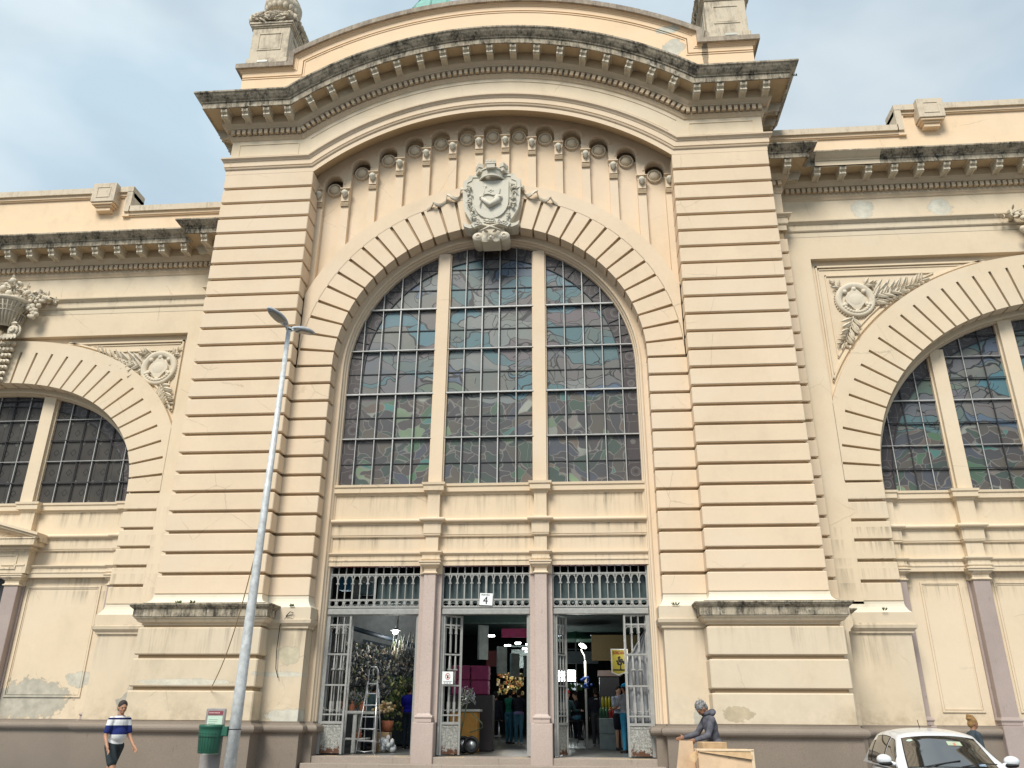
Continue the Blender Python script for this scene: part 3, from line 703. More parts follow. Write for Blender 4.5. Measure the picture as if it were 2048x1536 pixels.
# ---- wall bands under the window
BP = [(-.6, 1.62), (.12, 1.62), (.12, 1.84), (.16, 1.86), (.16, 1.93), (.12, 1.95), (.12, 2.1), (.16, 2.12), (.24, 2.2), (.24, 2.26), (0, 2.28), (0, 3.02), (.08, 3.03), (.11, 3.08), (.08, 3.13), (.12, 3.14), (.12, 3.64), (.17, 3.65), (.17, 3.72)]+[(.2+.13*math.sin(t), 3.82-.1*math.cos(t)) for t in [PI*i/6 for i in range(7)]]+[(.06, 3.94), (0, 3.98), (0, 5.14), (.05, 5.17), (.1, 5.28), (.2, 5.3), (.2, 5.54), (.26, 5.58), (.27, 5.7), (-.6, 5.76)]
BM = [1]+[0]*(len(BP)-1)
def ressaut(x0, x1, y, pil):
    P = [(x0, y)]
    for c, h, d in pil: P += [(c-h, y), (c-h, y-d), (c+h, y-d), (c+h, y)]
    P.append((x1, y)); return P
mb = MB().plan(ressaut(-7.84, 7.84, 2.0, [(-2.67, .31, .36), (2.67, .31, .36)]), BP, BM)
part(mb, 'spandrel_wall', [M_panel, M_red])
# columns
def column(x, y, mats=None, hw=.29, hb=.53, deep=.4, base=True, name='column', zb=-7.85):
    mb = MB()
    mb.box(x-hb, x+hb, y+.12, y+.9, -5.44, 1.22, 0); mb.cbox(x-hw, x+hw, y-.28, y+.3, -5.1, 1.16, .02, 0)
    mb.plan([(x-hw, y+.2), (x-hw, y-.28), (x+hw, y-.28), (x+hw, y+.2)], [(-.2, -5.08), (.0, -5.06), (.03, -5.12), (.10, -5.15), (.12, -5.2), (.10, -5.25), (.07, -5.27), (.07, -5.42), (-.2, -5.44)], 0)
    mb.cbox(x-.49, x+.49, y-.45, y+.9, zb, -5.44, .03, 0)
    mb.plan([(x-hw, y+.3), (x-hw, y-.28), (x+hw, y-.28), (x+hw, y+.3)], [(-.25, 1.16), (.02, 1.16), (.07, 1.19), (.07, 1.23), (.02, 1.26), (.0, 1.28), (.0, 1.44), (.05, 1.46), (.13, 1.53), (.15, 1.58), (.20, 1.59), (.20, 1.68), (.25, 1.70), (.25, 1.76), (-.25, 1.78)], 1)
    mb.box(x-hb, x+hb, y+.02, y+.8, 1.2, 1.62, 1)
    return part(mb, name, mats or [M_pink, M_cream])
for s in (-1, 1): column(s*2.67, 1.78)
# ---- transom grilles and gate leaves
opens = [(-7.72, -3.22), (-2.12, 2.12), (3.22, 7.72)]
for (a, b_) in opens:
    mb = MB(); y = 2.12
    nb = 12; sp = (b_-a)/nb
    mb.box(a, b_, y, y+.12, 1.21, 1.29); mb.box(a, b_, y, y+.12, -.01, .07); mb.box(a, b_, y-.03, y+.15, -.34, -.27)
    for i in range(nb+1):
        x = a+i*sp; t = .05 if i in (0, 6, 12) else (.032 if i in (3, 9) else .02)
        mb.box(x-t, x+t, y+.01, y+.1, -.3, 1.62)
        if i not in (0, 6, 12):
            for z0, z1, q in ((.78, .84, .075), (.84, 1.0, .035), (1.0, 1.06, .05)): mb.box(x-q, x+q, y-.01, y+.12, z0, z1)
            mb.prism([(x-.03, -.02), (x+.03, -.02), (x+.075, -.18), (x-.075, -.18)], y, y+.1); mb.prism([(x-.05, 1.0), (x+.05, 1.0), (x+.09, 1.2), (x-.09, 1.2)], y+.01, y+.1)
    for i in range(nb):
        xc = a+(i+.5)*sp
        A = [(xc+.135*math.cos(t), -.135+.125*math.sin(t)) for t in [2*PI*k/16 for k in range(17)]]; B = [(xc+.165*math.cos(t), -.135+.155*math.sin(t)) for t in [2*PI*k/16 for k in range(17)]]
        mb.band(A, B, y+.02, y+.08)
        A = [(xc+.13*math.cos(t), 1.03+.15*math.sin(t)) for t in [PI*k/10 for k in range(11)]]; B = [(xc+.165*math.cos(t), 1.03+.18*math.sin(t)) for t in [PI*k/10 for k in range(11)]]
        mb.band(A, B, y+.02, y+.08)
    part(mb, 'transom_grille', [M_gate])
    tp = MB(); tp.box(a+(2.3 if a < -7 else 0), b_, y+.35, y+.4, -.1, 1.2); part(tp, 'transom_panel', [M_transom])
    mb = MB(); mb.cbox(a, b_, y-.06, y+.3, -.66, -.43, .02); mb.box(a, b_, y+.0, y+.3, -.43, -.36)
    mb.box(a-.02, a+.08, y+.02, y+.2, -6.8, -.6); mb.box(b_-.08, b_+.02, y+.02, y+.2, -6.8, -.6)
    part(mb, 'door_frame', [M_gate])
def leaf_gate(hx_, hy, ang, wd=1.14, flip=1):
    """hinged at (hx_,hy), opens along direction ang (deg in plan), width wd in courses"""
    mb = MB(False); W = wd*U; H = zm(-.68)-zm(-6.80); t = .018
    def b(x0, x1, z0, z1, q=t, m=0): mb.box(x0, x1, -q, q, z0, z1, m)
    b(0, .045, 0, H, .03); b(W-.045, W, 0, H, .03); b(.045, W-.045, H-.03, H)
    zs = [H-.22, H-.93, H-1.66, H-2.34]
    for z in zs: b(.045, W-.045, z-.035, z)
    b(.045, W-.045, H-2.57, H-2.51, .03)
    for fx in (.36, .66):
        x = .02+fx*(W-.02)
        b(x-.011, x+.011, H-.9, H, .011); b(x-.013, x+.013, H-2.34, H-1.66, .013)
        mb.tube([(x, 0, H-1.66), (x, 0, H-1.35), (x, 0, H-1.3), (x, 0, H-.93)], [.022, .017, .03, .011], 8); b(x-.045, x+.045, H-1.32, H-1.29, .04)
        b(x-.03, x+.03, H-.45, H-.42, .02); b(x-.02, x+.02, H-.42, H-.25, .02); b(x-.025, x+.025, H-2.3, H-2.05, .02)
        b(x-.012, x+.012, H-2.55, H-2.34, .012)
    for k in range(3):
        xc = .05+(W-.1)*(k+.5)/3; r = (W-.1)/6
        for zc, sg in ((H-.36, 1), (H-2.19, -1)):
            pts = [(xc+r*math.cos(a), 0, zc+sg*r*.9*math.sin(a)) for a in [PI*i/8 for i in range(9)]]; mb.tube(pts, .008, 5)
    o = mb.build('gate_leaf', [M_gate], BLD); o.location = (hx_*U, hy*U, zm(-6.80)); o.rotation_euler = (0, 0, R_(ang))
    kp = MB(False); kp.box(.05, W-.05, -.008, .008, .06, H-2.58); kp.box(.045, W-.045, -.02, .02, .02, .06); kp.box(.07, W-.07, -.016, .016, H-2.64, H-2.60)
    kp.build('kick_panel', [M_sheet], o); return o
leaf_gate(-7.64, 2.2, 0, 1.12); leaf_gate(-7.6, 2.42, 14, 1.1); leaf_gate(-3.30, 2.2, 97, 1.12)
leaf_gate(-2.04, 2.2, 28, .98); leaf_gate(-2.0, 2.4, 34, .95); leaf_gate(2.02, 2.2, 92, 1.1)
leaf_gate(3.34, 2.2, 66, 1.1); leaf_gate(7.64, 2.2, 180, 1.12); leaf_gate(7.6, 2.45, 168, 1.1)
# steps and yellow tactile strip
mb = MB(); mb.cbox(-7.9, 7.9, 1.45, 3.0, -7.2, -6.85, .02); mb.cbox(-8.0, 8.0, .9, 2.4, -7.5, -7.12, .02); mb.cbox(-8.1, 8.1, .2, 2.0, -7.85, -7.4, .02)
part(mb, 'entrance_steps', [M_step])
M_yel = simple('worn_yellow_paint', (.62, .46, .20), .8, 0, .4, 30)
mb = MB(); ry = random.Random(5)
for x0, x1 in ((-7.0, -6.4), (-5.2, -4.6), (-3.9, -3.3), (-1.6, -.7), (1.4, 2.05), (5.1, 7.4)):
    n = int((x1-x0)/.12)
    for i in range(n): xx = x0+i*.12; mb.box(xx, xx+.09, 1.52, 1.72, -6.86, -6.842)
part(mb, 'tactile_strip', [M_yel])
# ================================================================ WINGS
def sell(xc, a, b, z0, n, N=240):
    """quarter superellipse from spring (x=xc-a) to crown, resampled by arc length; returns function f(t)->(x,z)"""
    P = []
    for i in range(N+1):
        t = PI/2*i/N; P.append((xc-a*abs(math.cos(t))**(2/n), z0+b*abs(math.sin(t))**(2/n)))
    Ls = [0]
    for p, q in zip(P, P[1:]): Ls.append(Ls[-1]+math.hypot(q[0]-p[0], q[1]-p[1]))
    T = Ls[-1]
    def f(t):
        g = max(0, min(1, t))*T
        lo = 0
        import bisect
        i = min(N-1, max(0, bisect.bisect_left(Ls, g)-1)); u = (g-Ls[i])/max(1e-9, Ls[i+1]-Ls[i])
        return (P[i][0]+(P[i+1][0]-P[i][0])*u, P[i][1]+(P[i+1][1]-P[i][1])*u)
    return f, T
M_shell = M_relief
def spray(mb, p0, p1, n, ln, wd, y, bend=.0, rr=None, up=.55):
    """leafy branch in the wall plane from p0 to p1"""
    rr = rr or random.Random(1); a = Vector((p0[0], y, p0[1])); b_ = Vector((p1[0], y, p1[1])); d = (b_-a).normalized(); nr = Vector((-d.z, 0, d.x))
    mid = (a+b_)/2+nr*bend
    pts = [a*(1-t)**2+mid*2*t*(1-t)+b_*t*t for t in [i/10 for i in range(11)]]
    mb.tube([p+Vector((0, -.05, 0)) for p in pts], [.06*(1-i/14) for i in range(11)], 6)
    for i in range(n):
        t = (i+.5)/n; k = min(9, int(t*10)); q = pts[k]+(pts[k+1]-pts[k])*(t*10-k); dd = (pts[k+1]-pts[k]).normalized(); nn = Vector((-dd.z, 0, dd.x)); sc_ = 1-.45*t
        for sg in (-1, 1):
            v = dd*rr.uniform(.6, 1)+nn*sg*rr.uniform(.5, 1.0)*up*1.6+Vector((0, -.35, 0))
            mb.leaf(q+Vector((0, -.04, 0)), v, (0, -1, 0), ln*sc_*rr.uniform(.85, 1.15), wd*sc_, .12, 0, rr.uniform(-.05, .05))
    mb.leaf(pts[-2], d+Vector((0, -.2, 0)), (0, -1, 0), ln*.7, wd*.7, .1)
def wing(s, P):
    xc, a, b_, n, dz = P['xc'], P['a'], P['b'], P['n'], P['dz']
    far = 2*xc-16.74
    def Z(z): return z+dz
    mbW = MB()
    fi, Ti = sell(xc, a, b_, 6, n); fg, _ = sell(xc, a+1.88, P['bg'], 6, n); fo, _ = sell(xc, a+P['ao'], P['bo'], 6, n)
    NV = int(round(Ti/.80))
    for h in (0, 1):
        X = (lambda x: s*x) if h == 0 else (lambda x: s*(2*xc-x))
        def bx(x0, x1, *r): 
            p, q = sorted((X(x0), X(x1))); mbW.box(p, q, *r)
        def cb(x0, x1, *r):
            p, q = sorted((X(x0), X(x1))); mbW.cbox(p, q, *r)
        bx(16.5, 18.12, 3.6, 4.4, -.4, Z(19.07)); bx(18.0, 19.85, 3.75, 4.5, -.4, 6.02, 1)
        for k in range(6): cb(18.1, 20.0, 3.6, 4.46, k+G, k+1-G, .03)
        nn = 60; I = [fi(i/nn) for i in range(nn+1)]; Gc = [fg(i/nn) for i in range(nn+1)]; O = [fo(i/nn) for i in range(nn+1)]
        c1 = lambda L_: [(X(max(18.1, x)), z) for x, z in L_]
        Ir = [(x+.0-.12*(1 if i < nn else 0), z+.0) for i, (x, z) in enumerate(I)]
        fi2, _ = sell(xc, a+.12, b_+.12, 6, n); I2 = [fi2(i/nn) for i in range(nn+1)]
        fg2, _ = sell(xc, a+2.0, P['bg']+.12, 6, n); G2 = [fg2(i/nn) for i in range(nn+1)]
        mbW.band(c1(I2), c1(G2), 3.75, 4.5, 1); mbW.band(c1([(x, z) for x, z in Gc]), c1(O), 3.6, 4.3)
        for k in range(NV):
            t0, t1 = (k+.075)/NV, (k+1-.075)/NV
            A_ = [fi(t0+(t1-t0)*j/3) for j in range(4)]; B_ = [fg(t0+(t1-t0)*j/3) for j in range(4)]
            mbW.band([(X(x), z) for x, z in A_], [(X(max(18.1, x)), z+(0)) for x, z in B_], 3.6, 4.46)
        # fill between jamb top and ring where clamped
    p, q = sorted((s*16.5, s*(far+.2))); mbW.box(p, q, 3.6, 4.4, Z(19.07), Z(20.52))
    p, q = sorted((s*18.0, s*(2*xc-18.0))); mbW.box(p, q, 3.95, 4.5, 8.0 if False else Z(8.6), Z(19.2))
    # keep the spandrel plate out of the window: rebuilt as two curved pieces below
    mbW.v = mbW.v[:-8]; mbW.f = mbW.f[:-6]; mbW.m = mbW.m[:-6]; mbW.sm = mbW.sm[:-6]
    for h in (0, 1):
        X = (lambda x: s*x) if h == 0 else (lambda x: s*(2*xc-x))
        nn = 60; Gc = [fg(i/nn) for i in range(nn+1)]
        mbW.band([(X(max(18.05, x)), z) for x, z in Gc], [(X(max(18.05, x)), Z(19.15)) for x, z in Gc], 3.95, 4.4)
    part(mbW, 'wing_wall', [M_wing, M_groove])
    # spandrel mouldings and ornament
    for h in (0,) if not P.get('both') else (0, 1):
        X = (lambda x: s*x) if h == 0 else (lambda x: s*(2*xc-x))
        mb = MB(); zt = Z(19.07)
        fq, _ = sell(xc, a+P['ao']+.0, P['bo'], 6, n)
        def tri(off, y, w_=.06, t=.05):
            # inset outline: vertical at x=18.1+off, horizontal at zt-off*1.3, curve offset outwards by off
            fr, _ = sell(xc, a+P['ao']+off*.55, P['bo']+off*.55, 6, n); fr2, _ = sell(xc, a+P['ao']+off*.55+w_, P['bo']+off*.55+w_, 6, n)
            x0 = 18.1+off; z1 = zt-off*1.25
            C1 = [fr(i/90) for i in range(91)]; C1 = [(x, z) for x, z in C1 if x > x0 and z < z1]
            if not C1: return
            C2 = [(x-w_*.6, z+w_*.8) for x, z in C1]
            mb.band([(X(x), z) for x, z in C1], [(X(x), z) for x, z in C2], y-t, y+.02)
            p_, q_ = sorted((X(x0), X(x0+w_))); mb.box(p_, q_, y-t, y+.02, C1[0][1], z1)
            p_, q_ = sorted((X(x0), X(C1[-1][0]))); mb.box(p_, q_, y-t, y+.02, z1-w_, z1)
        tri(.28, 3.95, .10, .12); tri(.42, 3.95); tri(.75, 3.95, .07, .08)
        part(mb, 'spandrel_moulding', [M_wing])
        mb = MB(); mx_, mz_ = P['med']; r_ = random.Random(4); cx = X(mx_); sg = 1 if X(1) > X(0) else -1
        mb.lathe((cx, 3.95, mz_), [(.72, 0), (.72, -.1), (.80, -.16), (.92, -.2), (1.0, -.2), (1.08, -.14), (1.1, 0)], 36, axis='y')
        for i in range(44): aa = 2*PI*i/44; mb.ell((cx+1.12*math.cos(aa), 3.9, mz_+1.12*math.sin(aa)), .045, 6)
        mb.lathe((cx, 3.95, mz_), [(0, -.20), (.3, -.19), (.5, -.13), (.6, 0)], 20, axis='y')
        mb.prism([(cx+.5*math.cos(t)*(1+.12*math.cos(4*t)), mz_+.62*math.sin(t)*(1+.10*math.cos(4*t))) for t in [2*PI*i/32 for i in range(32)]], 3.78, 3.97)
        for ax, az in ((-.55, .6), (.55, .6), (-.62, -.35), (.62, -.35), (0, .78), (0, -.85)): mb.ell((cx+ax*.95, 3.84, mz_+az*.85), (.15, .12, .15), 8)
        for i in range(12):
            t = PI*1.15+PI*.7*i/11; mb.ell((cx+.78*math.cos(t), 3.8, mz_+.8*math.sin(t)), (.13, .1, .11), 8)
        q0 = (cx+sg*.9, mz_+.35); q1 = (cx+sg*P['sp1'][0], mz_+P['sp1'][1]); spray(mb, q0, q1, 12, .9, .12, 3.92, -.25*sg, r_, .7)
        spray(mb, (cx+sg*.85, mz_-.1), (cx+sg*P['sp1'][0]*.62, mz_+P['sp1'][1]*.30-.1), 7, .85, .12, 3.92, .1, r_, .8)
        spray(mb, (cx-sg*.25, mz_-1.0), (cx-sg*P['sp2'][0], mz_-P['sp2'][1]), 8, .8, .12, 3.92, .1, r_, .75)
        spray(mb, (cx-sg*.7, mz_+.7), (cx-sg*1.1, mz_+1.15), 2, .45, .13, 3.92, 0, r_)
        spray(mb, (cx+sg*.5, mz_+.95), (cx+sg*1.2, mz_+1.0), 3, .5, .12, 3.92, 0, r_)
        part(mb, 'spandrel_ornament', [M_relief])
    # entablature
    zb = 20.5
    PW = [(-1.2, 20.5), (0, 20.5), (0, 20.84), (.06, 20.86), (.1, 20.92), (.1, 21.26), (.14, 21.28), (.2, 21.36), (.30, 21.42), (.31, 21.48), (-.04, 21.54), (-.04, 22.98), (.02, 23.02), (.06, 23.12), (.12, 23.2), (.08, 23.24), (.08, 23.72), (.30, 23.74), (.33, 23.8), (.42, 23.92), (.5, 24.04), (.5, 24.5), (1.3, 24.5), (1.3, 24.44), (1.38, 24.44), (1.38, 24.74), (1.44, 24.76), (1.46, 24.82), (1.56, 24.88), (1.7, 25.0), (1.78, 25.08), (1.83, 25.1), (1.83, 25.19), (0, 25.4), (-1.2, 25.4)]
    PWM = []
    for i in range(len(PW)):
        if i == 0: PWM.append(2)
        elif i >= 23: PWM.append(1)
        elif i in (20, 21, 22): PWM.append(2)
        elif 12 <= i < 20: PWM.append(4)
        else: PWM.append(0)
    PWM[-1] = 0
    PWz = [(q, Z(z)) for q, z in PW]
    path = [(s*15.3, 2.7), (s*16.78, 2.7), (s*16.78, 3.6), (s*(far+.3), 3.6)]
    if s < 0: path = path[::-1]
    part(MB().plan(path, PWz, PWM), 'wing_entablature', MATS_E)
    if s > 0:   # cleaned stretch of the cornice next to the pier
        cp = [(q+.012, z+.004*0) for q, z in PWz[24:32]]
        mb = MB().plan([(18.75, 3.6), (22.4, 3.6)], [(1.2, cp[0][1])]+cp+[(1.2, cp[-1][1])], 0); part(mb, 'cleaned_cornice', [M_frieze])
    mb = MB(); x = 17.3
    while x < far-1: p_, q_ = sorted((s*(x-.1), s*(x+.1))); mb.box(p_, q_, 3.3, 3.6, Z(23.42), Z(23.7)); x += .315
    part(mb, 'wing_dentils', [M_darkdent]); mb = MB()
    for x in (15.7, 16.02, 16.34, 16.66): p_, q_ = sorted((s*(x-.1), s*(x+.1))); mb.box(p_, q_, 2.4, 2.7, Z(23.42), Z(23.7))
    part(mb, 'ressaut_dentils', [M_darkdent])
    x = P['m0']
    while x < min(far, 37): place_mod(s*x, 3.1, Z(24.47), (0, 0, 0)); x += P['ms']
    place_mod(s*17.0, 2.2, Z(24.47), (0, 0, 0)); place_mod(s*17.25, 2.95, Z(24.47), (0, 0, s*PI/2))
    # parapet
    st = P['step']
    def strip(x0, x1, z1, hgt):
        for q0, zz0, zz1, m_ in ((.30, z1-hgt, z1, 1), (.16, z1-hgt-.2, z1-hgt, 0), (.10, z1-hgt-.27, z1-hgt-.2, 0)):
            p_, q_ = sorted((s*x0, s*x1)); mbp.box(p_, q_, 3.55-q0, 4.6, zz0, zz1, m_)
    mbp = MB(); p_, q_ = sorted((s*15.3, s*(far))); mbp.box(p_, q_, 3.55, 4.6, Z(25.0), Z(27.5)); p_, q_ = sorted((s*st, s*far)); mbp.box(p_, q_, 3.553, 4.6, Z(25.0), Z(29.0))
    strip(15.4, st, Z(27.98), .40); strip(st-.05, far, Z(29.45), .40)
    p_, q_ = sorted((s*(st-.05), s*(st+.32))); mbp.box(p_, q_, 3.25, 4.6, Z(27.58), Z(29.08), 1); p_, q_ = sorted((s*st, s*(st+.45))); mbp.box(p_, q_, 3.37, 4.5, Z(27.3), Z(28.7), 0)
    part(mbp, 'wing_parapet', [M_parapet, M_cap_light])
    bx0, bx1 = P['blk']; mb = MB(); p_, q_ = sorted((s*bx0, s*bx1))
    mb.cbox(p_, q_, 2.85, 4.5, Z(28.12), Z(29.5), .02); fillet_rect(mb, p_+.32, q_-.32, Z(28.42), Z(29.2), 2.85, .05, .03)
    for i, (dd, z0, z1) in enumerate(((.08, 27.98, 28.12), (.2, 27.86, 27.98), (.3, 27.62, 27.86))): mb.cbox(p_+dd, q_-dd, 2.85+dd, 4.0, Z(z0), Z(z1), .02, 1)
    part(mb, 'parapet_block', [M_cap_light, M_parapet])
    # window
    yg = 5.0
    def full(da, db, N_=60, zlow=None):
        f, _ = sell(xc, a-da, b_-db, 6, n); Lh = [f(i/N_) for i in range(N_+1)]; Rh = [(2*xc-x, z) for x, z in Lh[::-1][1:]]
        Q = Lh+Rh
        if zlow is not None: Q = [(Q[0][0], zlow)]+Q+[(Q[-1][0], zlow)]
        return [(s*x, z) for x, z in Q]
    mb = MB(); mb.band(full(-.1, -.1, zlow=5.5), full(.22, .22, zlow=5.5), 4.46, 5.1); mb.band(full(.2, .2, zlow=5.5), full(.30, .30, zlow=5.5), 4.40, 5.1); mb.band(full(.29, .29, zlow=5.5), full(.38, .38, zlow=5.5), 4.66, 5.1)
    part(mb, 'wing_window_surround', [M_wing])
    wf = MB(); wf.band(full(1.05, .95, zlow=5.6), full(1.11, 1.01, zlow=5.6), yg-.08, yg-.03, 1)
    fe, _ = sell(xc, a-.38, b_-.38, 6, n); E_ = [fe(i/100) for i in range(101)]
    def topz(x):
        x = xc-abs(xc-x)
        if x <= E_[0][0]: return 6
        for p0, p1 in zip(E_, E_[1:]):
            if p0[0] <= x <= p1[0]: return p0[1]+(p1[1]-p0[1])*(x-p0[0])/max(1e-9, p1[0]-p0[0])
        return E_[-1][1]
    def halfw(z):
        if z <= 6: return xc-E_[0][0]
        for p0, p1 in zip(E_, E_[1:]):
            if p0[1] <= z <= p1[1]: return xc-(p0[0]+(p1[0]-p0[0])*(z-p0[1])/max(1e-9, p1[1]-p0[1]))
        return 0
    z = 5.7; k = 0
    while True:
        z = 5.7+1.27*(k+1) ; k += 1
        if z > 6+b_-.5: break
        h_ = halfw(z); t = .065 if k % 4 == P['thick'] else .03
        p_, q_ = sorted((s*(xc-h_), s*(xc+h_))); wf.box(p_, q_, yg-.14, yg-.08, z-t/2, z+t/2, 0 if k % 2 == 0 else 1); wf.box(p_, q_, yg-.06, yg-.02, z-.08, z-.05, 1)
    edges = [xc-halfw(5)]+sum([[m-.42, m+.42] for m in P['mul']], [])+[xc+halfw(5)]
    lights_ = list(zip(edges[::2], edges[1::2]))
    for la, lb in lights_:
        m_ = max(2, int(round((lb-la)/1.02)))
        for j in range(1, m_):
            x = la+(lb-la)*j/m_; zt = topz(x)
            if zt > 5.8: p_, q_ = s*x-.02, s*x+.02; wf.box(p_, q_, yg-.12, yg-.07, 5.6, zt, 0 if j % 2 else 1); wf.box(p_+.05, q_+.045, yg-.06, yg-.02, 5.6, zt, 1)
    wo = part(wf, 'wing_window_frame', [M_bar_l, M_bar_d])
    for la, lb in lights_:
        xs_ = [la+(lb-la)*i/24 for i in range(25)]
        MB().band([(s*x, 5.5) for x in xs_], [(s*x, topz(x)+.1) for x in xs_], yg, yg+.06).build('pane', [P['glass']], wo)
    MB().band(full(.3, .3, zlow=5.6), full(1.06, .96, zlow=5.6), yg-.012, yg+.02).build('glass_border', [M_border], wo)
    for m in P['mul']:
        mb = MB(); zt = topz(m)+.05; mb.box(s*m-.37, s*m+.37, 4.62, 5.2, 5.5, zt); mb.box(s*m-.46, s*m+.46, 4.84, 5.15, 5.5, zt); mb.build('mullion', [M_wing], wo)
    # bands below, blind wall, pilasters
    x0, x1 = 19.9, 2*xc-19.9; pil = [(20.32, .32, .2)]+[(m, .42, .36) for m in P['pil']]
    pth = ressaut(x0, x1, 4.75, pil)
    if s < 0: pth = [(-x, y) for x, y in pth][::-1]
    part(MB().plan(pth, BP, BM), 'wing_window_bands', [M_wing, M_wing])
    mb = MB(); p_, q_ = sorted((s*x0, s*x1)); mb.box(p_, q_, 4.95, 5.6, -5.6, 1.66)
    for fa, fb, fz0, fz1 in P['frames']:
        p_, q_ = sorted((s*fa, s*fb)); fillet_rect(mb, p_, q_, fz0, fz1, 4.95, .09, .06); fillet_rect(mb, p_+.12, q_-.12, fz0+.12, fz1-.12, 4.95, .04, .03)
    part(mb, 'blind_wall', [M_wing])
    for m in P['pil']: column(s*m, 4.72, [M_mauve, M_wing], hw=.40, hb=.5, name='pilaster')
    column(s*20.32, 4.86, [M_mauve, M_wing], hw=.34, hb=.38, name='pilaster')
    # keystone basket of fruit
    kx, kz = s*xc, 6+b_-.1; mb = MB(); r_ = random.Random(8); yk = 3.1
    for i in range(7):
        w0 = .30+.055*i; zc = kz+.2+.37*i
        for j in range(-2, 3): mb.ell((kx+w0*.42*j, 3.42-.03*i+.06*abs(j), zc+.05*abs(j)), (w0*.27, .22, .15), 8)
        for j in range(-3, 4): mb.leaf((kx+w0*.3*j, 3.25-.03*i+.04*abs(j), zc+.16), (j*.35, -.3, -.9), (0, -1, 0), .30, .09, .08)
    for sg in (-1, 1):
        for q_ in range(3): mb.lathe((kx+sg*.72, 3.0-.12*q_, kz+3.15), [(.40-.12*q_, .0), (.44-.12*q_, -.06), (.40-.12*q_, -.12), (.30-.12*q_, -.1), (.0, -.04)], 16, axis='y')
        for q_ in range(5): mb.leaf((kx+sg*(.3+.12*q_), 2.85, kz+2.95), (sg*(-.5+.3*q_), -.3, -1), (0, -1, 0), .5, .12, .1)
        mb.leaf((kx+sg*.4, 2.85, kz+3.6), (sg, -.2, -.1), (0, -1, 0), .6, .16, .12); mb.leaf((kx+sg*.3, 2.85, kz+3.7), (sg, -.2, .35), (0, -1, 0), .5, .14, .12)
    mb.lathe((kx, 3.1, kz+3.4), [(.5, 0), (.62, .3), (.8, .9), (1.15, 1.45), (1.3, 1.5), (1.35, 1.62), (1.2, 1.7), (0, 1.7)], 28)
    for i in range(28):
        aa = 2*PI*i/28; mb.tube([(kx+.62*math.cos(aa), 3.1+.62*math.sin(aa), kz+3.45), (kx+.84*math.cos(aa), 3.1+.84*math.sin(aa), kz+4.3), (kx+1.18*math.cos(aa), 3.1+1.18*math.sin(aa), kz+4.85)], .05, 5)
    for zz, rr2 in ((4.3, .86), (4.55, .98), (4.78, 1.12)): mb.lathe((kx, 3.1, kz+zz), [(rr2, -.04), (rr2+.06, 0), (rr2, .04)], 24)
    for i in range(70):
        t = r_.uniform(-1, 1); w2 = 2.7*abs(t)**1.3*(1 if t > 0 else -1); hh = (1-abs(t))*1.25+.12
        rr2 = r_.uniform(.14, .26)*(1.05-.45*abs(t)); mb.ell((kx+w2, 2.75+.25*abs(t)*2+r_.uniform(-.2, .2), kz+5.2-.1*abs(t)+r_.uniform(0, 1)*hh), rr2, 9)
    for i in range(90):
        t = r_.uniform(-1, 1); w2 = 2.9*abs(t)**1.2*(1 if t > 0 else -1); hh = (1-abs(t))*1.35+.1
        mb.leaf((kx+w2, 2.7+.5*abs(t), kz+5.15+r_.uniform(0, 1)*hh), (r_.uniform(-1, 1), -.6, r_.uniform(-.6, 1)), (0, -1, .2), .34, .11, .08)
    for sg in (-1, 1):
        for i in range(22): mb.ell((kx+sg*(1.55+r_.uniform(-.35, .35)), 2.9, kz+5.1-r_.random()*1.1), r_.uniform(.1, .17), 8)
    part(mb, 'fruit_basket_keystone', [M_relief])
wing(1, dict(xc=31.5, a=11.5, b=10, n=2.1, dz=0, bg=12.3, ao=2.6, bo=12.95, med=(20.3, 16.5), sp1=(3.9, 1.15), sp2=(1.05, 2.7), m0=18.87, ms=1.452, step=24.35, blk=(25.5, 27.03), thick=0, mul=[24.4, 28.35, 34.65, 38.6], pil=[24.15, 28.1, 34.9, 38.85], glass=M_glassR, frames=[(21.38, 23.32, -4.87, 1.14), (24.9, 27.3, -4.87, 1.14), (28.9, 34.1, -4.87, 1.14)]))
wing(-1, dict(xc=29.2, a=9.2, b=6.7, n=2.25, dz=-3.45, bg=8.67, ao=2.6, bo=9.4, med=(19.65, 13.5), sp1=(3.9, 1.1), sp2=(.95, 2.3), m0=18.65, ms=1.395, step=23.25, blk=(24.13, 25.66), thick=1, mul=[26.42, 31.98], pil=[25.98, 32.4], glass=M_glassL, frames=[(21.18, 25.34, -4.4, 1.2)]))
# pediment over the far left door
mb = MB(); cx = -29.2
mb.box(cx-4.0, cx+4.0, 4.2, 4.9, 1.8, 3.0); fillet_rect(mb, cx-3.4, cx+3.4, 2.0, 2.8, 4.2, .08, .05)
for q, z0, z1 in ((.0, 2.95, 3.05), (.12, 3.05, 3.2), (.45, 3.22, 3.55), (.5, 3.55, 3.62)): mb.box(cx-4.05-q, cx+4.05+q, 4.1-q*1.0, 4.9, z0, z1)
mb.prism([(cx-4.2, 3.6), (cx, 4.75), (cx+4.2, 3.6)], 4.15, 4.9)
for o1, o2, q in ((.0, .14, .55), (-.14, 0, .42), (-.3, -.14, .2)):
    mb.band([(cx-4.65, 3.72+o1), (cx, 4.92+o1), (cx+4.65, 3.72+o1)], [(cx-4.65, 3.72+o2), (cx, 4.92+o2), (cx+4.65, 3.72+o2)], 4.1-q, 4.9)
part(mb, 'door_pediment', [M_wing]); mb = MB(); mb.box(cx-2.6, cx+2.6, 4.90, 4.96, -5.4, 1.7); part(mb, 'side_door', [M_bar_d])
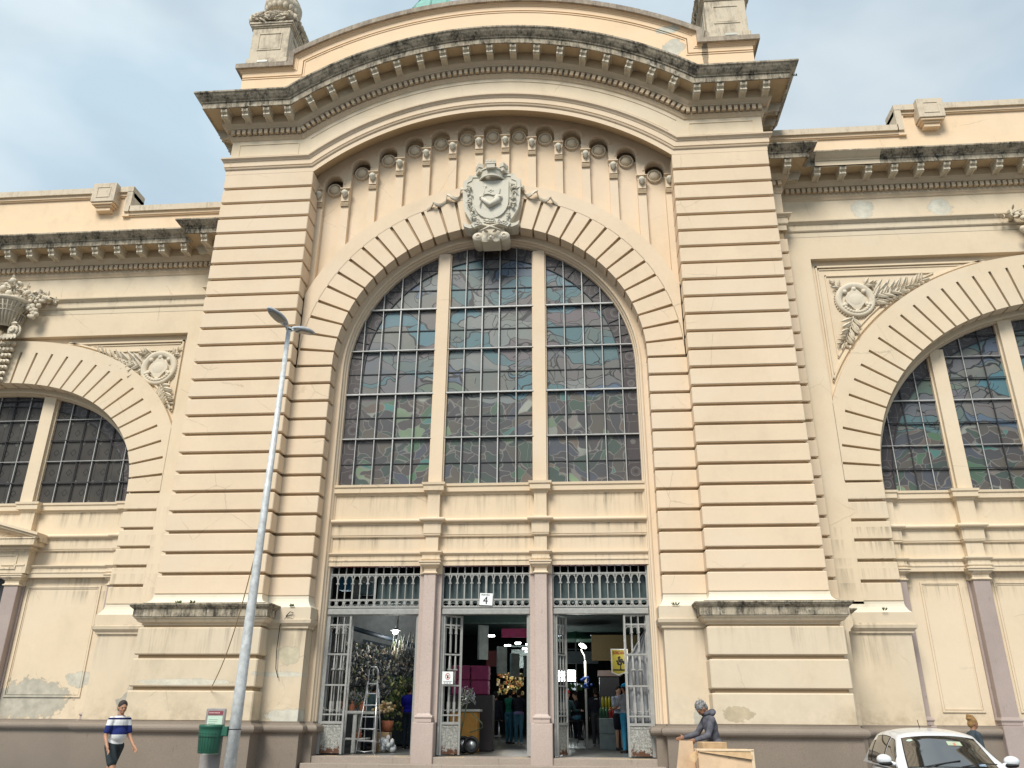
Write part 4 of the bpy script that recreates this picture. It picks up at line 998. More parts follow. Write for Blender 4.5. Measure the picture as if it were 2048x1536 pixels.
# ================================================================ COAT OF ARMS
mb = MB(); cz0 = 21.4
cart = [(-.62, 23.2), (-1.3, 23.22), (-1.36, 22.95), (-1.66, 22.78), (-1.62, 21.3), (-1.5, 20.6), (-1.2, 20.0), (-.95, 19.6), (-1.35, 19.62), (-1.6, 19.8), (-1.5, 19.5), (-1.2, 19.36), (-.8, 19.4), (0, 19.62), (.8, 19.4), (1.2, 19.36), (1.5, 19.5), (1.6, 19.8), (1.35, 19.62), (.95, 19.6), (1.2, 20.0), (1.5, 20.6), (1.62, 21.3), (1.66, 22.78), (1.36, 22.95), (1.3, 23.22), (.62, 23.2)]
mb.prism([(x+.1, z) for x, z in cart], .38, 1.25)
ci = [(x*.86+.1, (z-21.5)*.88+21.55) for x, z in cart[:7]+cart[-6:]]
mb.band([(x, z) for x, z in ci], [(x*.97, (z-21.5)*.97+21.5) for x, z in ci], .33, .4)
coa = part(mb, 'coat_of_arms', [M_relief_g]); coa.scale = (1, 1, .92); coa.location = (0, 0, zm(20.45)-.92*zm(19.92))
sh = MB(); cxs = .1
shp = [(-.98, 22.65), (-.98, 21.2)]+[(-.98*math.cos(t), 21.2-1.28*math.sin(t)) for t in [PI/2*i/8 for i in range(1, 9)]]+[(.98*math.cos(t), 21.2-1.28*math.sin(t)) for t in [PI/2*(8-i)/8 for i in range(1, 9)]]+[(.98, 22.65)]
shp = [(x+cxs, z) for x, z in shp]
sh.prism(shp, .26, .42); sh.build('shield', [M_relief_g], coa)
ar = MB()
ar.tube([(-.42, .2, 21.35), (.05, .14, 20.78), (.52, .18, 21.2)], [.10, .17, .22], 10); ar.ell((.5, .19, 21.35), (.26, .12, .22), 10); ar.ell((-.47, .18, 21.42), (.11, .1, .13), 8)
for i in range(5): ar.tube([(.22+.07*i, .07, 20.98+.1*i), (.48+.05*i, .07, 20.95+.09*i)], .02, 5)
ar.tube([(-.52, .18, 20.75), (-.22, .16, 22.3)], .028, 6); ar.box(-.33, -.15, .14, .2, 22.18, 22.24)
fl_ = []
for i in range(9): t = i/8; fl_.append((-.24+.85*t, 22.02+.05*math.sin(t*7)-.02*t))
ar.band(fl_, [(x-.05, z-.42) for x, z in fl_], .17, .24); 
ar.box(.05, .12, .14, .18, 21.72, 21.98); ar.box(-.08, .25, .14, .18, 21.82, 21.88)
ar.build('armoured_arm', [M_relief_g], coa)
cr = MB()
cr.lathe((cxs, .62, 22.75), [(.70, 0), (.76, .02), (.76, .12), (.70, .14), (.74, .5), (.80, .52), (.80, .62), (.66, .62)], 28, smooth=False)
for a_, wdt in ((-90, .30), (-150, .24), (-30, .24), (-195, .2), (15, .2)):
    t = R_(a_); px, py = cxs+.80*math.cos(t), .62+.80*math.sin(t)
    rot = Matrix.Rotation(t+PI/2, 3, 'Z')
    def rb_(x0, x1, y0, y1, z0, z1):
        V = [rot @ Vector((x, y, 0)) for x in (x0, x1) for y in (y0, y1)]
        cr.add([(px+v.x, py+v.y, z) for v in V for z in (z0, z1)], [(0, 1, 3, 2), (4, 6, 7, 5), (0, 4, 5, 1), (2, 3, 7, 6), (0, 2, 6, 4), (1, 5, 7, 3)])
    rb_(-wdt*.8, wdt*.8, -.12, .12, 23.2, 23.5); rb_(-wdt, wdt, -.15, .15, 23.48, 23.62)
    for k in (-1, 0, 1): rb_(k*wdt*.7-.07, k*wdt*.7+.07, -.15, .15, 23.6, 23.76)
cr.build('mural_crown', [M_relief_g], coa)
lv = MB(); r_ = random.Random(2)
for sg in (-1, 1):
    for i in range(34):
        t = r_.random(); x = cxs+sg*(1.28-.25*t*t*1.6+r_.uniform(-.1, .1)); z = 22.4-2.5*t
        lv.leaf((x, .32, z), (sg*r_.uniform(-.8, .8), -.4, -r_.uniform(.1, 1)), (0, -1, 0), .26, .07, .07)
        if i % 3 == 0: lv.ell((x, .3, z), .06, 6)
lv.build('laurel_sprays', [M_relief_g], coa)
for sg in (-1, 1):
    rbn = MB()
    n_ = 64; rg = []
    for i in range(n_+1):
        t = i/n_; x = cxs+sg*(1.5+2.2*t+.10*math.sin(t*19)); z = 22.15-1.05*t**1.25+.24*(1-.55*t)*math.sin(t*15.5+.4); y = .62-.16*math.cos(t*15.5)
        w_ = .36*(1-.5*t)*(.75+.25*math.cos(t*31)); tw = .9*math.sin(t*15.5+1.2)
        u_ = Vector((sg*.35*math.sin(tw), .55*math.sin(tw), math.cos(tw)))*w_; P_ = Vector((x, y, z))
        rg.append([tuple(P_-u_), tuple(P_-u_*.4+Vector((0, -.07, 0))), tuple(P_+u_*.1+Vector((0, .0, 0))), tuple(P_+u_*.6+Vector((0, -.06, 0))), tuple(P_+u_), tuple(P_+Vector((0, .14, 0)))])
    rbn.rings(rg, 0, True, True, True); rbn.build('ribbon', [M_relief], coa)
sc_ = MB()   # scroll keystone with crossed knot and lion mask
for sg in (-1, 1):
    sc_.lathe((cxs+sg*.72, 1.1, 18.85), [(0, -.62), (.26, -.6), (.33, -.5), (.33, .5), (0, .5)], 16, axis='y'); sc_.lathe((cxs+sg*.72, .5, 18.85), [(.09, -.06), (.16, -.05), (.2, 0)], 12, axis='y')
    sc_.tube([(cxs-sg*.55, .16, 18.98), (cxs, .10, 19.22), (cxs+sg*.45, .18, 19.45)], [.05, .09, .05], 8)
sc_.box(cxs-.74, cxs+.74, .62, 1.6, 18.7, 19.6); sc_.box(cxs-.5, cxs+.5, .5, 1.5, 18.45, 19.3)
sc_.ell((cxs, .5, 18.7), (.2, .16, .26), 12); sc_.ell((cxs, .36, 18.66), (.09, .09, .1), 8)
for sg in (-1, 1): sc_.ell((cxs+sg*.08, .34, 18.78), .035, 6); sc_.leaf((cxs+sg*.1, .5, 18.5), (sg, -.2, -.1), (0, -1, .3), .45, .12, .1); sc_.leaf((cxs+sg*.12, .3, 18.95), (sg, -.2, .5), (0, -1, 0), .3, .1, .1)
sc_.build('keystone_scroll', [M_relief], coa)
word = 'NON DVCOR DVCO'; L_ = len(word)
for i, chh in enumerate(word):
    if chh == ' ': continue
    t = (i-(L_-1)/2)/L_; a = R_(90-t*62)
    rr_ = 1.75; x = cxs+rr_*math.cos(a); z = 18.03+rr_*math.sin(a)
    p = FU((x, .27, z)); text_mesh('motto_letter', chh, .145, M_relief_g, coa, .012, loc=p, rot=(PI/2, PI/2-a, 0))
mt = MB(); mt.band([(cxs+1.60*math.cos(R_(90-t)), 18.03+1.60*math.sin(R_(90-t))) for t in range(-36, 37, 4)], [(cxs+1.9*math.cos(R_(90-t)), 18.03+1.9*math.sin(R_(90-t))) for t in range(-36, 37, 4)], .29, .5); mt.build('motto_band', [M_relief_g], coa)
#@@OBJECTS
# ================================================================ HALL INTERIOR (part of the building)
FZ = zm(-6.85)
mb = MB(False)
mb.box(-8.15, 8.15, 1.2, 32, FZ-.3, FZ-.004); part(mb, 'hall_floor', [M_hallfloor])
mb = MB(False)
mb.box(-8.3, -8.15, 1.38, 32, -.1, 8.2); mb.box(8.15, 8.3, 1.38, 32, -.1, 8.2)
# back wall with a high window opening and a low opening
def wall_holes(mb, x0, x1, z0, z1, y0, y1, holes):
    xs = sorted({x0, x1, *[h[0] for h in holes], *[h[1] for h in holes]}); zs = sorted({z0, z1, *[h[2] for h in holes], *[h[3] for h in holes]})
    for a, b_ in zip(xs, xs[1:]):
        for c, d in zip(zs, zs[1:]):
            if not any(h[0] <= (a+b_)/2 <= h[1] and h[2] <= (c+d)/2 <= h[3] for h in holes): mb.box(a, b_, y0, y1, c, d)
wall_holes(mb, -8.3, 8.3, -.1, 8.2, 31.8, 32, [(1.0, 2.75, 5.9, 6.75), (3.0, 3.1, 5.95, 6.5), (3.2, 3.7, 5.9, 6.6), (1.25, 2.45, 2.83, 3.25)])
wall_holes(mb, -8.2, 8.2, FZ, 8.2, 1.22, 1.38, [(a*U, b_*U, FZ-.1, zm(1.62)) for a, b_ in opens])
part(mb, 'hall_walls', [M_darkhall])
mb = MB(False); mb.box(-8.3, 8.3, 1.3, 32, 8.2, 8.4); part(mb, 'hall_ceiling', [M_darkhall])
mb = MB(False)
mb.box(-8, 8, 14, 22, 5.15, 5.35); mb.box(-8, 8, 13.7, 14.0, 4.9, 5.5); mb.box(1.2, 8, 8.6, 14.6, 4.62, 4.8)
part(mb, 'mezzanine', [M_hallgreen])
mb = MB(False)
for i in range(8): x = 1.0+1.75*i/7; mb.box(x-.02, x+.02, 31.7, 31.78, 5.9, 6.75)
for z in (6.02, 6.35, 6.7): mb.box(1.0, 2.75, 31.7, 31.78, z-.02, z+.02)
mb.box(2.1, 2.24, 31.7, 31.8, 5.9, 6.75)
for i in range(22): x = 1.25+1.2*i/21; mb.box(x-.009, x+.009, 31.7, 31.74, 2.83, 3.25)
part(mb, 'back_window_bars', [M_bar_d])
M_light = simple('lamp_glow', (1, 1, 1), .5, emit=(1, .98, .95), es=14)
M_tubewhite = simple('fluorescent_glow', (1, 1, 1), .5, emit=(.92, 1, .98), es=5)
M_warm = simple('warm_lamp_glow', (1, .8, .5), .5, emit=(1, .62, .28), es=8)
def plight(loc, e, col=(1, .96, .9), r=.25):
    l = bpy.data.lights.new('lamp_or_fill_light', 'POINT'); l.energy = e; l.color = col; l.shadow_soft_size = r
    o = bpy.data.objects.new('lamp_or_fill_light', l); COL.objects.link(o); o.location = loc; return o
# orange lamp behind the left wing window
mb = MB(False); lx, ly, lz = -12.45, 3.35, zm(8.05)
mb.ell((0, 0, 0), .09, 10); o = mb.build('hall_lamp', [M_warm]); o.location = (lx, ly, lz); tag(o, 'orange lamp glowing behind the left wing leaded window', 'lamp'); plight((lx, ly-.12, lz), 22, (1, .45, .2), .1)
# hanging lamp (bare bright bulb with bracket) left, post lamp right
def bulb(loc, label, r=.07):
    e = empty('hanging_lamp', loc, 0, label, 'lamp'); MB(False).ell((0, 0, 0), r, 12).build('bulb', [M_light], e)
    MB(False).tube([(0, 0, .06), (0, 0, .9)], .01, 6).build('cord', [M_bar_d], e); MB(False).lathe((0, 0, .05), [(.03, .06), (.13, 0), (.15, -.02)], 14).build('lamp_shade', [M_gate], e); return e
bulb((-3.16, 5.0, 3.77), 'bright bare bulb hanging over the bag stall in the left doorway', .085); plight((-3.16, 4.8, 3.6), 40)
e = empty('lamp_post', (2.5, 6.0, FZ), 0, 'white lamp post with bright tilted lamp head inside the right doorway', 'lamp')
MB(False).tube([(0, 0, 0), (0, 0, 2.45)], .035, 10).build('post', [simple('white_enamel', (.6, .58, .52), .4)], e)
MB(False).tube([(0, 0, 2.4), (-.02, 0, 2.6), (-.12, -.02, 2.78)], .02, 8).build('arm', [M_gate], e)
MB(False).ell((-.06, -.03, 2.88), (.12, .08, .06), 12, rot=Matrix.Rotation(.5, 3, 'Y')).build('lamp_head', [M_light], e); plight((2.42, 5.7, 3.3), 45)
e = empty('ceiling_light', (1.75, 15, 2.75), 0, 'white slatted fluorescent panel glowing in the right doorway', 'lamp')
MB(False).box(-.45, .38, 0, .3, 0, .42).build('light_panel', [M_tubewhite], e); MB(False).box(-.5, .43, -.01, .31, .13, .15).box(-.5, .43, -.01, .31, .27, .29).build('slat', [M_gate], e); plight((1.7, 14.5, 2.7), 40, (.9, 1, .95))
for i, (x, y, z) in enumerate(((-.55, 14, 4.05), (-.28, 16, 4.3), (.1, 15, 4.0), (.35, 13, 3.75), (.42, 14, 3.62), (-1.0, 12, 4.25), (.05, 18, 4.4))):
    o = MB(False).box(-.12, .12, -.03, .03, -.03, .03).build('stall_lamp', [M_light]); o.location = (x, y, z); tag(o, 'small white lamp glowing deep in the hall behind the central doorway', 'lamp', 'small lamps deep in the hall')
plight((0, 13, 3.3), 60); plight((3.9, 4.5, 3.2), 16); plight((-1.4, 4.6, 3.4), 14); plight((-4.5, 3.6, 4.4), 14, (.8, .95, 1)); plight((-4.1, 6.2, 4.5), 22, (.9, .97, 1)); plight((-2.0, 9, 4.3), 40, (.7, .95, 1)); plight((3.5, 3.2, 4.3), 14, (.7, .95, 1))  # mostly fill lights added to brighten the hall, no fixtures modelled
# ---------------------------------------------------------------- stall things, left doorway
M_white = simple('white_paint', (.62, .62, .58), .5); M_alu = simple('aluminium', (.62, .63, .64), .32, .7, .08, 20)
M_terra = simple('terracotta', (.34, .12, .06), .8); M_card = simple('brown_cardboard', (.50, .34, .19), .85, 0, .14, 8)
M_cardl = simple('pale_cardboard', (.68, .49, .32), .85, 0, .10, 6); M_green = simple('green_plastic', (.025, .115, .075), .45)
M_blackp = simple('black_plastic', (.02, .02, .02), .5); M_plasbag = simple('silver_plastic_bag', (.5, .52, .54), .25)
def goods_mat(name, stops, k=9):
    b = NB(name, .7, .3); g = b.N.new('ShaderNodeNewGeometry'); c = b.ramp(g.outputs['Random Per Island'], stops, True); b.color(c); return b.m
M_goods = goods_mat('hanging_goods', [(0, (.035, .04, .04)), (.25, (.10, .11, .11)), (.42, (.26, .27, .26)), (.55, (.05, .07, .09)), (.66, (.18, .15, .11)), (.76, (.36, .37, .35)), (.84, (.12, .15, .08)), (.92, (.45, .42, .33))])
M_goodsg = goods_mat('green_goods', [(0, (.05, .08, .03)), (.3, (.22, .26, .09)), (.5, (.08, .10, .06)), (.7, (.34, .34, .14)), (.85, (.12, .17, .05))])
rr = random.Random(21)
mb = MB(False)
def goods(mb, p0, p1, z0, z1, n, s0=.04, s1=.10, depth=.25):
    for i in range(n):
        t = rr.random(); x = p0[0]+(p1[0]-p0[0])*t; y = p0[1]+(p1[1]-p0[1])*t+rr.uniform(-depth, 0); za = z0[0]+(z0[1]-z0[0])*t; zb = z1[0]+(z1[1]-z1[0])*t
        z = rr.uniform(za, zb); s_ = rr.uniform(s0, s1); q = Matrix.Rotation(rr.uniform(-1, 1), 3, 'Y') @ Matrix.Rotation(rr.uniform(-.8, .8), 3, 'Z') @ Matrix.Rotation(rr.uniform(-.5, .5), 3, 'X')
        V = [Vector((-s_*.5, 0, -s_*.5)), Vector((s_*.5, -.02, -s_*.45)), Vector((s_*.25, 0, s_*.9)), Vector((-s_*.25, .01, s_*.9)), Vector((0, -s_*.4, 0))]
        mb.add([tuple(q @ v+Vector((x, y, z))) for v in V], [(0, 1, 4), (1, 2, 4), (2, 3, 4), (3, 0, 4), (0, 3, 2, 1)])
goods(mb, (-4.5, 4.6), (-2.75, 7.2), (1.9, 1.9), (3.45, 3.35), 1500)
tag(mb.build('hanging_goods', [M_goods]), 'wall of small grey and white bagged goods hanging in the left doorway', 'goods', kind='stuff')
mb = MB(False); goods(mb, (-3.3, 5.0), (-2.45, 6.6), (1.1, .9), (2.5, 2.4), 330, .05, .12)
tag(mb.build('hanging_garlands', [M_goodsg]), 'yellow green strings of goods hanging to the right of the ladder', 'goods', kind='stuff')
mb = MB(False); goods(mb, (-4.3, 4.0), (-3.55, 4.2), (1.6, 1.5), (2.05, 2.0), 180, .04, .09)
tag(mb.build('packets', [goods_mat('packets', [(0, (.4, .42, .4)), (.3, (.3, .3, .12)), (.5, (.12, .16, .12)), (.7, (.5, .5, .48)), (.88, (.3, .14, .08))])]), 'heap of pale packets and dolls on the table behind the left gate', 'goods', kind='stuff')
o = MB(False).prism([(-4.75, .6), (-2.6, .6), (-2.6, 3.3), (-4.75, 3.75)], 7.35, 7.45).build('stall_backing', [simple('stall_backing_grey', (.045, .06, .07), .8)]); tag(o, 'dark board behind the hanging goods of the left doorway', 'board')
o = MB(False).box(-5.6, -2.7, 7.6, 7.8, FZ, 4.9).box(-3.75, -3.68, 7.5, 7.6, 3.6, 4.9).build('stall_wall', [simple('grey_stall_wall', (.24, .25, .24), .8)]); tag(o, 'pale grey wall above the goods in the left doorway', 'wall')
mb = MB(False); mb.tube([(-4.5, 4.3, 3.86), (-2.7, 5.8, 3.42)], .07, 6); o = mb.build('steel_beam', [simple('blue_black_steel', (.02, .03, .04), .5)]); tag(o, 'dark sloping beam over the goods wall in the left doorway', 'beam')
mb = MB(False)
for i in range(60): 
    x = rr.uniform(-3.25, -2.45); z0_ = rr.uniform(3.2, 3.75); mb.tube([(x, 4.9+rr.uniform(0, .4), z0_), (x+rr.uniform(-.03, .03), 5.0, z0_-rr.uniform(.15, .4))], rr.uniform(.008, .02), 4)
tag(mb.build('hanging_strips', [M_goods]), 'thin strips and utensils dangling beneath the bright bulb of the left doorway', 'goods', kind='stuff')
# poles leaning behind gate
mb = MB(False)
for i in range(9): x = -4.28+.05*i; mb.tube([(x, 1.9+.03*i, FZ+.02), (x+.06*math.sin(i*2), 2.2, FZ+2.9)], .014+.008*(i % 3), 6)
tag(mb.build('rolled_cloths', [simple('grey_rolled_cloth', (.20, .19, .18), .8)]), 'bundle of grey rolled cloths and poles behind the leftmost gate leaf', 'bundle')
stk = [(-4.05, .30, .42, (.03, .16, .30), 'blue carton stored high behind the left transom grille'), (-3.72, .16, .5, (.22, .24, .22), 'narrow pale carton stored behind the left transom grille'), (-3.45, .36, .16, (.30, .32, .32), 'flat pale stack stored behind the left transom grille'), (-3.45, .34, .32, (.12, .20, .24), 'grey blue carton under the flat pale stack behind the left transom')]
for i, (x, w_, h_, c_, lb) in enumerate(stk):
    o = MB(False).cbox(-w_/2, w_/2, 0, .3, 0, h_, .01).build('stored_carton', [simple('stored_%d' % i, c_, .6, 0, .3, 12)]); o.location = (x, 2.3, (4.62, 4.40, 4.86, 4.50)[i]); tag(o, lb, 'carton')
o = MB(False).box(-4.3, -3.0, 2.2, 2.7, 4.36, 4.40).build('storage_shelf', [M_darkhall]); tag(o, 'dark shelf carrying cartons behind the left transom grille', 'shelf')
# table
e = empty('display_table', (-3.7, 2.6, FZ), 0, 'white two tier display table with terracotta figures in the left doorway', 'table')
MB(False).cbox(-.6, .72, -.3, .4, .92, 1.0, .02).build('table_top', [M_white], e); MB(False).cbox(-.6, .5, -.25, .35, .30, .35, .015).build('shelf', [M_white], e)
lg = MB(False).cbox(-.05, .05, -.04, .04, 0, .92, .01).build('leg', [M_white], e); lg.location = (.2, -.22, 0)
for x, y in ((-.5, -.22), (.2, .3), (-.5, .3), (.62, .3)): copy_part(lg, e, (x, y, 0))
# terracotta figures
def figure_mb():
    mb = MB(False); mb.lathe((0, 0, 0), [(0, 0), (.075, 0), (.07, .05), (.045, .13), (.035, .17), (0, .18)], 12); mb.ell((0, 0, .20), (.035, .033, .042), 10)
    mb.tube([(-.04, 0, .14), (-.075, -.02, .09), (-.03, -.045, .09)], .014, 6); mb.tube([(.04, 0, .14), (.075, -.02, .09), (.03, -.045, .09)], .014, 6); return mb
fe_ = figure_mb().build('clay_figure', [M_terra]); hat = MB(False).lathe((0, 0, .225), [(0, .03), (.03, .02), (.05, 0), (0, -.005)], 12)
tag(fe_, None, 'figurine', 'terracotta figures on the white table')
spots = [(-3.90, 2.42, 1.0, 'terracotta figure at the left end of the white table top'), (-3.62, 2.42, 1.0, 'terracotta figure second from the left on the white table top'), (-3.36, 2.5, 1.0, 'small terracotta figure at the right of the white table top'), (-4.15, 2.5, .35, 'terracotta figure hidden most behind the gate on the lower shelf'), (-3.92, 2.45, .35, 'terracotta figure left of the table leg on the lower shelf'), (-3.38, 2.42, .35, 'terracotta figure right of the table leg on the lower shelf'), (-4.18, 2.5, 1.0, 'terracotta figure behind the gate stile on the table top')]
for i, (x, y, z, lb) in enumerate(spots):
    o = fe_ if i == 0 else fe_.copy()
    if i: COL.objects.link(o)
    o.location = (x, y, FZ+z); o.rotation_euler = (0, 0, rr.uniform(-.8, .8)); o['label'] = lb
# ladder
e = empty('step_ladder', (-3.08, 2.3, FZ), R_(2), 'aluminium folding step ladder standing open in the left doorway', 'ladder')
def rail(p0, p1, r=.017): return MB(False).tube([p0, p1], r, 8)
for sx in (-1, 1): rail((sx*.235, -.42, 0), (sx*.125, .0, 1.72), .02).build('front_rail', [M_alu], e); rail((sx*.235, .52, 0), (sx*.14, .06, 1.65), .014).build('rear_rail', [M_alu], e)
MB(False).tube([(-.125, 0, 1.65), (-.12, .01, 2.0), (-.08, .01, 2.07), (.08, .01, 2.07), (.12, .01, 2.0), (.125, 0, 1.65)], .016, 8).build('hand_rail', [M_alu], e)
def step(z): y = -.42*(1-z/1.72); w = .235-.11*z/1.72; return MB(False).cbox(-w, w, y-.03, y+.06, z-.012, z+.012, .004)
for z in (.30, .58, .86, 1.14, 1.42, 1.66): step(z).build('step', [M_alu], e)
for z in (.25, .55, .85, 1.15): y = .52-.46*z/1.65; w = .235-.095*z/1.65; MB(False).tube([(-w, y, z), (w, y, z)], .009, 6).build('brace', [M_alu], e)
MB(False).tube([(-.225, -.4, .08), (0, -.43, .05), (.225, -.4, .08)], .012, 6).build('spreader', [M_alu], e)
# bag and baskets
mb = MB(False); _q = random.Random(12)
for i in range(16): mb.ell((_q.uniform(-.16, .16), _q.uniform(-.08, .08), .08+_q.random()*.2), (_q.uniform(.06, .11), .1, _q.uniform(.06, .12)), 8)
mb.leaf((.0, -.02, .3), (.1, 0, 1), (0, -1, 0), .13, .06, .04)
o = mb.build('plastic_bag', [M_plasbag]); o.location = (-2.72, 2.9, FZ); tag(o, 'silver grey plastic bag knotted on the floor behind the ladder', 'bag')
mb = MB(False); mb.lathe((0, 0, 0), [(0, 0), (.13, 0), (.17, .26), (.155, .26), (.12, .02), (0, .02)], 16); o = mb.build('clay_pot', [M_terra]); o.location = (-2.85, 3.3, FZ+.5); tag(o, 'terracotta pot on a crate behind the ladder', 'pot')
o = MB(False).cbox(-.2, .2, -.18, .18, 0, .48, .01).box(-.17, .17, -.19, -.18, .1, .4, 0).build('wooden_crate', [M_card]); o.location = (-2.95, 3.3, FZ); tag(o, 'brown crate on the floor under the terracotta pot', 'crate')
mb = MB(False)
for i in range(70): mb.ell((rr.gauss(0, .13), rr.gauss(0, .08), abs(rr.gauss(.0, .10))), rr.uniform(.03, .05), 6)
o = mb.build('corn_bundle', [goods_mat('straw', [(0, (.45, .33, .16)), (.4, (.25, .14, .07)), (.7, (.55, .45, .28))])]); o.location = (-2.95, 3.1, FZ+.98); tag(o, 'pale straw bundle seen through the ladder rungs', 'bundle')
# ---------------------------------------------------------------- centre doorway
M_mag = simple('magenta_crate', (.30, .035, .12), .6); M_wood = simple('yellow_wood', (.48, .24, .05), .6); M_hood = simple('steel_hood', (.22, .26, .25), .5, .3, .3, 3)
for i in range(2):
    for j in range(2):
        o = MB(False).cbox(-.25, .25, -.25, .25, 0, .38, .02).box(-.26, .26, -.26, .26, .16, .20).build('crate', [M_mag]) if i+j == 0 else o0.copy()
        if i+j == 0: o0 = o
        else: COL.objects.link(o)
        o.location = (-1.02+.52*i, 4.4+.1*i, 2.0+.39*j); tag(o, ['lower left', 'upper left', 'lower right', 'upper right'][i*2+j]+' magenta crate stacked behind the central gate leaf', 'crate', 'magenta crates behind the central gate')
o = MB(False).cbox(-.6, .65, -.3, .3, 0, 2.0-FZ-.01, .02).build('stall_cabinet', [simple('dark_cabinet', (.06, .05, .05), .6)]); o.location = (-.76, 4.5, FZ); tag(o, 'dark cabinet carrying the magenta crates', 'cabinet')
e = empty('wooden_counter', (-.72, 3.6, FZ), 0, 'yellow wooden counter with white top behind the hand truck', 'counter')
MB(False).cbox(-.45, .30, -.2, .25, 0, 1.0, .02).build('counter_body', [M_wood], e); MB(False).cbox(-.5, .36, -.26, .3, 1.0, 1.06, .01).build('counter_top', [M_white], e)
e = empty('hand_truck', (-.62, 2.5, FZ), R_(18), 'green hand truck with big black wheels parked in the central doorway', 'hand truck')
def wheel(x, y, r, w):
    o = MB(False).lathe((0, 0, 0), [(r*.62, -w*.5), (r*.9, -w*.5), (r, -w*.25), (r, w*.25), (r*.9, w*.5), (r*.62, w*.5), (r*.62, -w*.5)], 24, axis='x').build('wheel', [M_blackp], e); o.location = (x, y, r)
    MB(False).lathe((0, 0, 0), [(0, -w*.3), (r*.2, -w*.35), (r*.25, -w*.15), (r*.62, -w*.2), (r*.62, w*.2), (r*.25, w*.15), (0, w*.3)], 20, axis='x').build('rim', [M_alu], o); o.rotation_euler = (0, 0, R_(70)); return o
wheel(.16, .02, .21, .09); wheel(-.24, -.15, .14, .07); wheel(.0, .3, .21, .09)
MB(False).tube([(-.2, -.05, .1), (-.05, 0, .9), (.12, .02, 1.55)], .018, 8).tube([(-.3, .1, .1), (-.15, .1, .9), (.0, .12, 1.55)], .018, 8).tube([(.12, .02, 1.0), (.42, -.02, .72), (.45, -.02, .62), (.1, 0, .5)], .014, 8).tube([(-.12, 0, .7), (-.2, .1, .7)], .014, 6).tube([(-.16, 0, .4), (-.24, .1, .4)], .014, 6).build('truck_frame', [simple('olive_paint', (.11, .14, .07), .5)], e)
mb = MB(False)
for i in range(26): mb.tube([(-.3+rr.random()*.45, .1, 1.1+rr.random()*.5), (-.3+rr.random()*.45, .05, 1.1+rr.random()*.5)], .012, 5)
o = mb.build('wire_baskets', [M_alu]); o.location = (-.62, 3.4, FZ+.05); tag(o, 'tangle of wire baskets on the yellow wooden counter', 'baskets')
for i in range(4):
    mb = MB(False); w_ = .34; pts = [(0, .1), (0, .95), (.03, 1.0)]
    rg = [[(x_, -.05*math.cos(t), z_) for z_, t in ((0, 0), (.12, .4), (.5, .3), (1.0, 0))]+[(x_, .05, z_) for z_ in (1.0, 0)] for x_ in (0, w_)]
    mb.rings(rg, 0, True, True); o = mb.build('stall_hood', [M_hood])
    o.location = ((-.88, 7.0, 3.1), (-.36, 8.0, 2.72), (-.05, 9.5, 2.7), (.32, 11.0, 2.75))[i]; o.rotation_euler = (0, 0, R_(38)); o.scale = (1, 1, (1.05, .85, .75, .72)[i])
    tag(o, ['nearest and tallest', 'second', 'third', 'farthest'][i]+' curved steel stall hood receding in the central doorway', 'hood', 'steel hoods over the stalls')
o = MB(False).box(-.3, .3, 0, .2, 0, .5).build('menu_board', [goods_mat('menu', [(0, (.12, .03, .03)), (1, (.1, .05, .04))])]); o.location = (-.55, 9, 3.0); tag(o, 'dark red menu board between the steel hoods', 'board')
mb = MB(False); 
for i in range(160): mb.box(*(lambda x, z, s_: (x, x+s_, -.05, 0, z, z+s_*1.4))(rr.uniform(-.5, .5), rr.uniform(0, .75), rr.uniform(.03, .08)))
o = mb.build('shelf_bottles', [goods_mat('bottles', [(0, (.5, .38, .15)), (.3, (.08, .06, .04)), (.5, (.7, .65, .5)), (.7, (.35, .12, .05)), (.85, (.3, .35, .2))])]); o.location = (-.35, 12.5, 2.15); tag(o, 'bright shelf of small bottles behind the bar customers', 'goods', kind='stuff'); plight((-.35, 12.0, 2.6), 9, (1, .85, .55), .1)
o = MB(False).box(-.9, .7, 0, .1, 0, .35).build('bar_valance', [simple('crimson_valance', (.20, .01, .06), .6)]); o.location = (0, 15, 4.45); tag(o, 'crimson strip high at the back of the central doorway', 'valance')
o = MB(False).box(-.5, .65, 0, .15, 0, .7).box(-.5, .65, .0, .02, .8, .85).build('upper_counter', [simple('grey_upper_counter', (.12, .16, .16), .6)]); o.location = (.1, 14, 3.2); tag(o, 'grey green mezzanine front at the back of the central doorway', 'counter')
# stools
def stool(loc, lab, rz=0):
    e = empty('bar_stool', loc, rz, lab, 'stool', 'bar stools'); MB(False).lathe((0, 0, .74), [(0, .03), (.17, .03), (.18, 0), (0, 0)], 16).build('seat', [M_blackp], e)
    for k in range(4): a = PI/4+k*PI/2; MB(False).tube([(.12*math.cos(a), .12*math.sin(a), .74), (.2*math.cos(a), .2*math.sin(a), 0)], .011, 6).build('leg', [M_alu], e)
    MB(False).tube([(.17*math.cos(t), .17*math.sin(t), .28) for t in [2*PI*i/12 for i in range(13)]], .009, 5).build('foot_ring', [M_alu], e)
stool((-.45, 8.6, FZ), 'chrome bar stool under the seated customer in the central doorway'); stool((1.95, 6.6, FZ), 'chrome bar stool under the customer in the red cap', .4); stool((2.3, 9.5, FZ), 'chrome bar stool under the dark haired customer beside the red cap', .2)
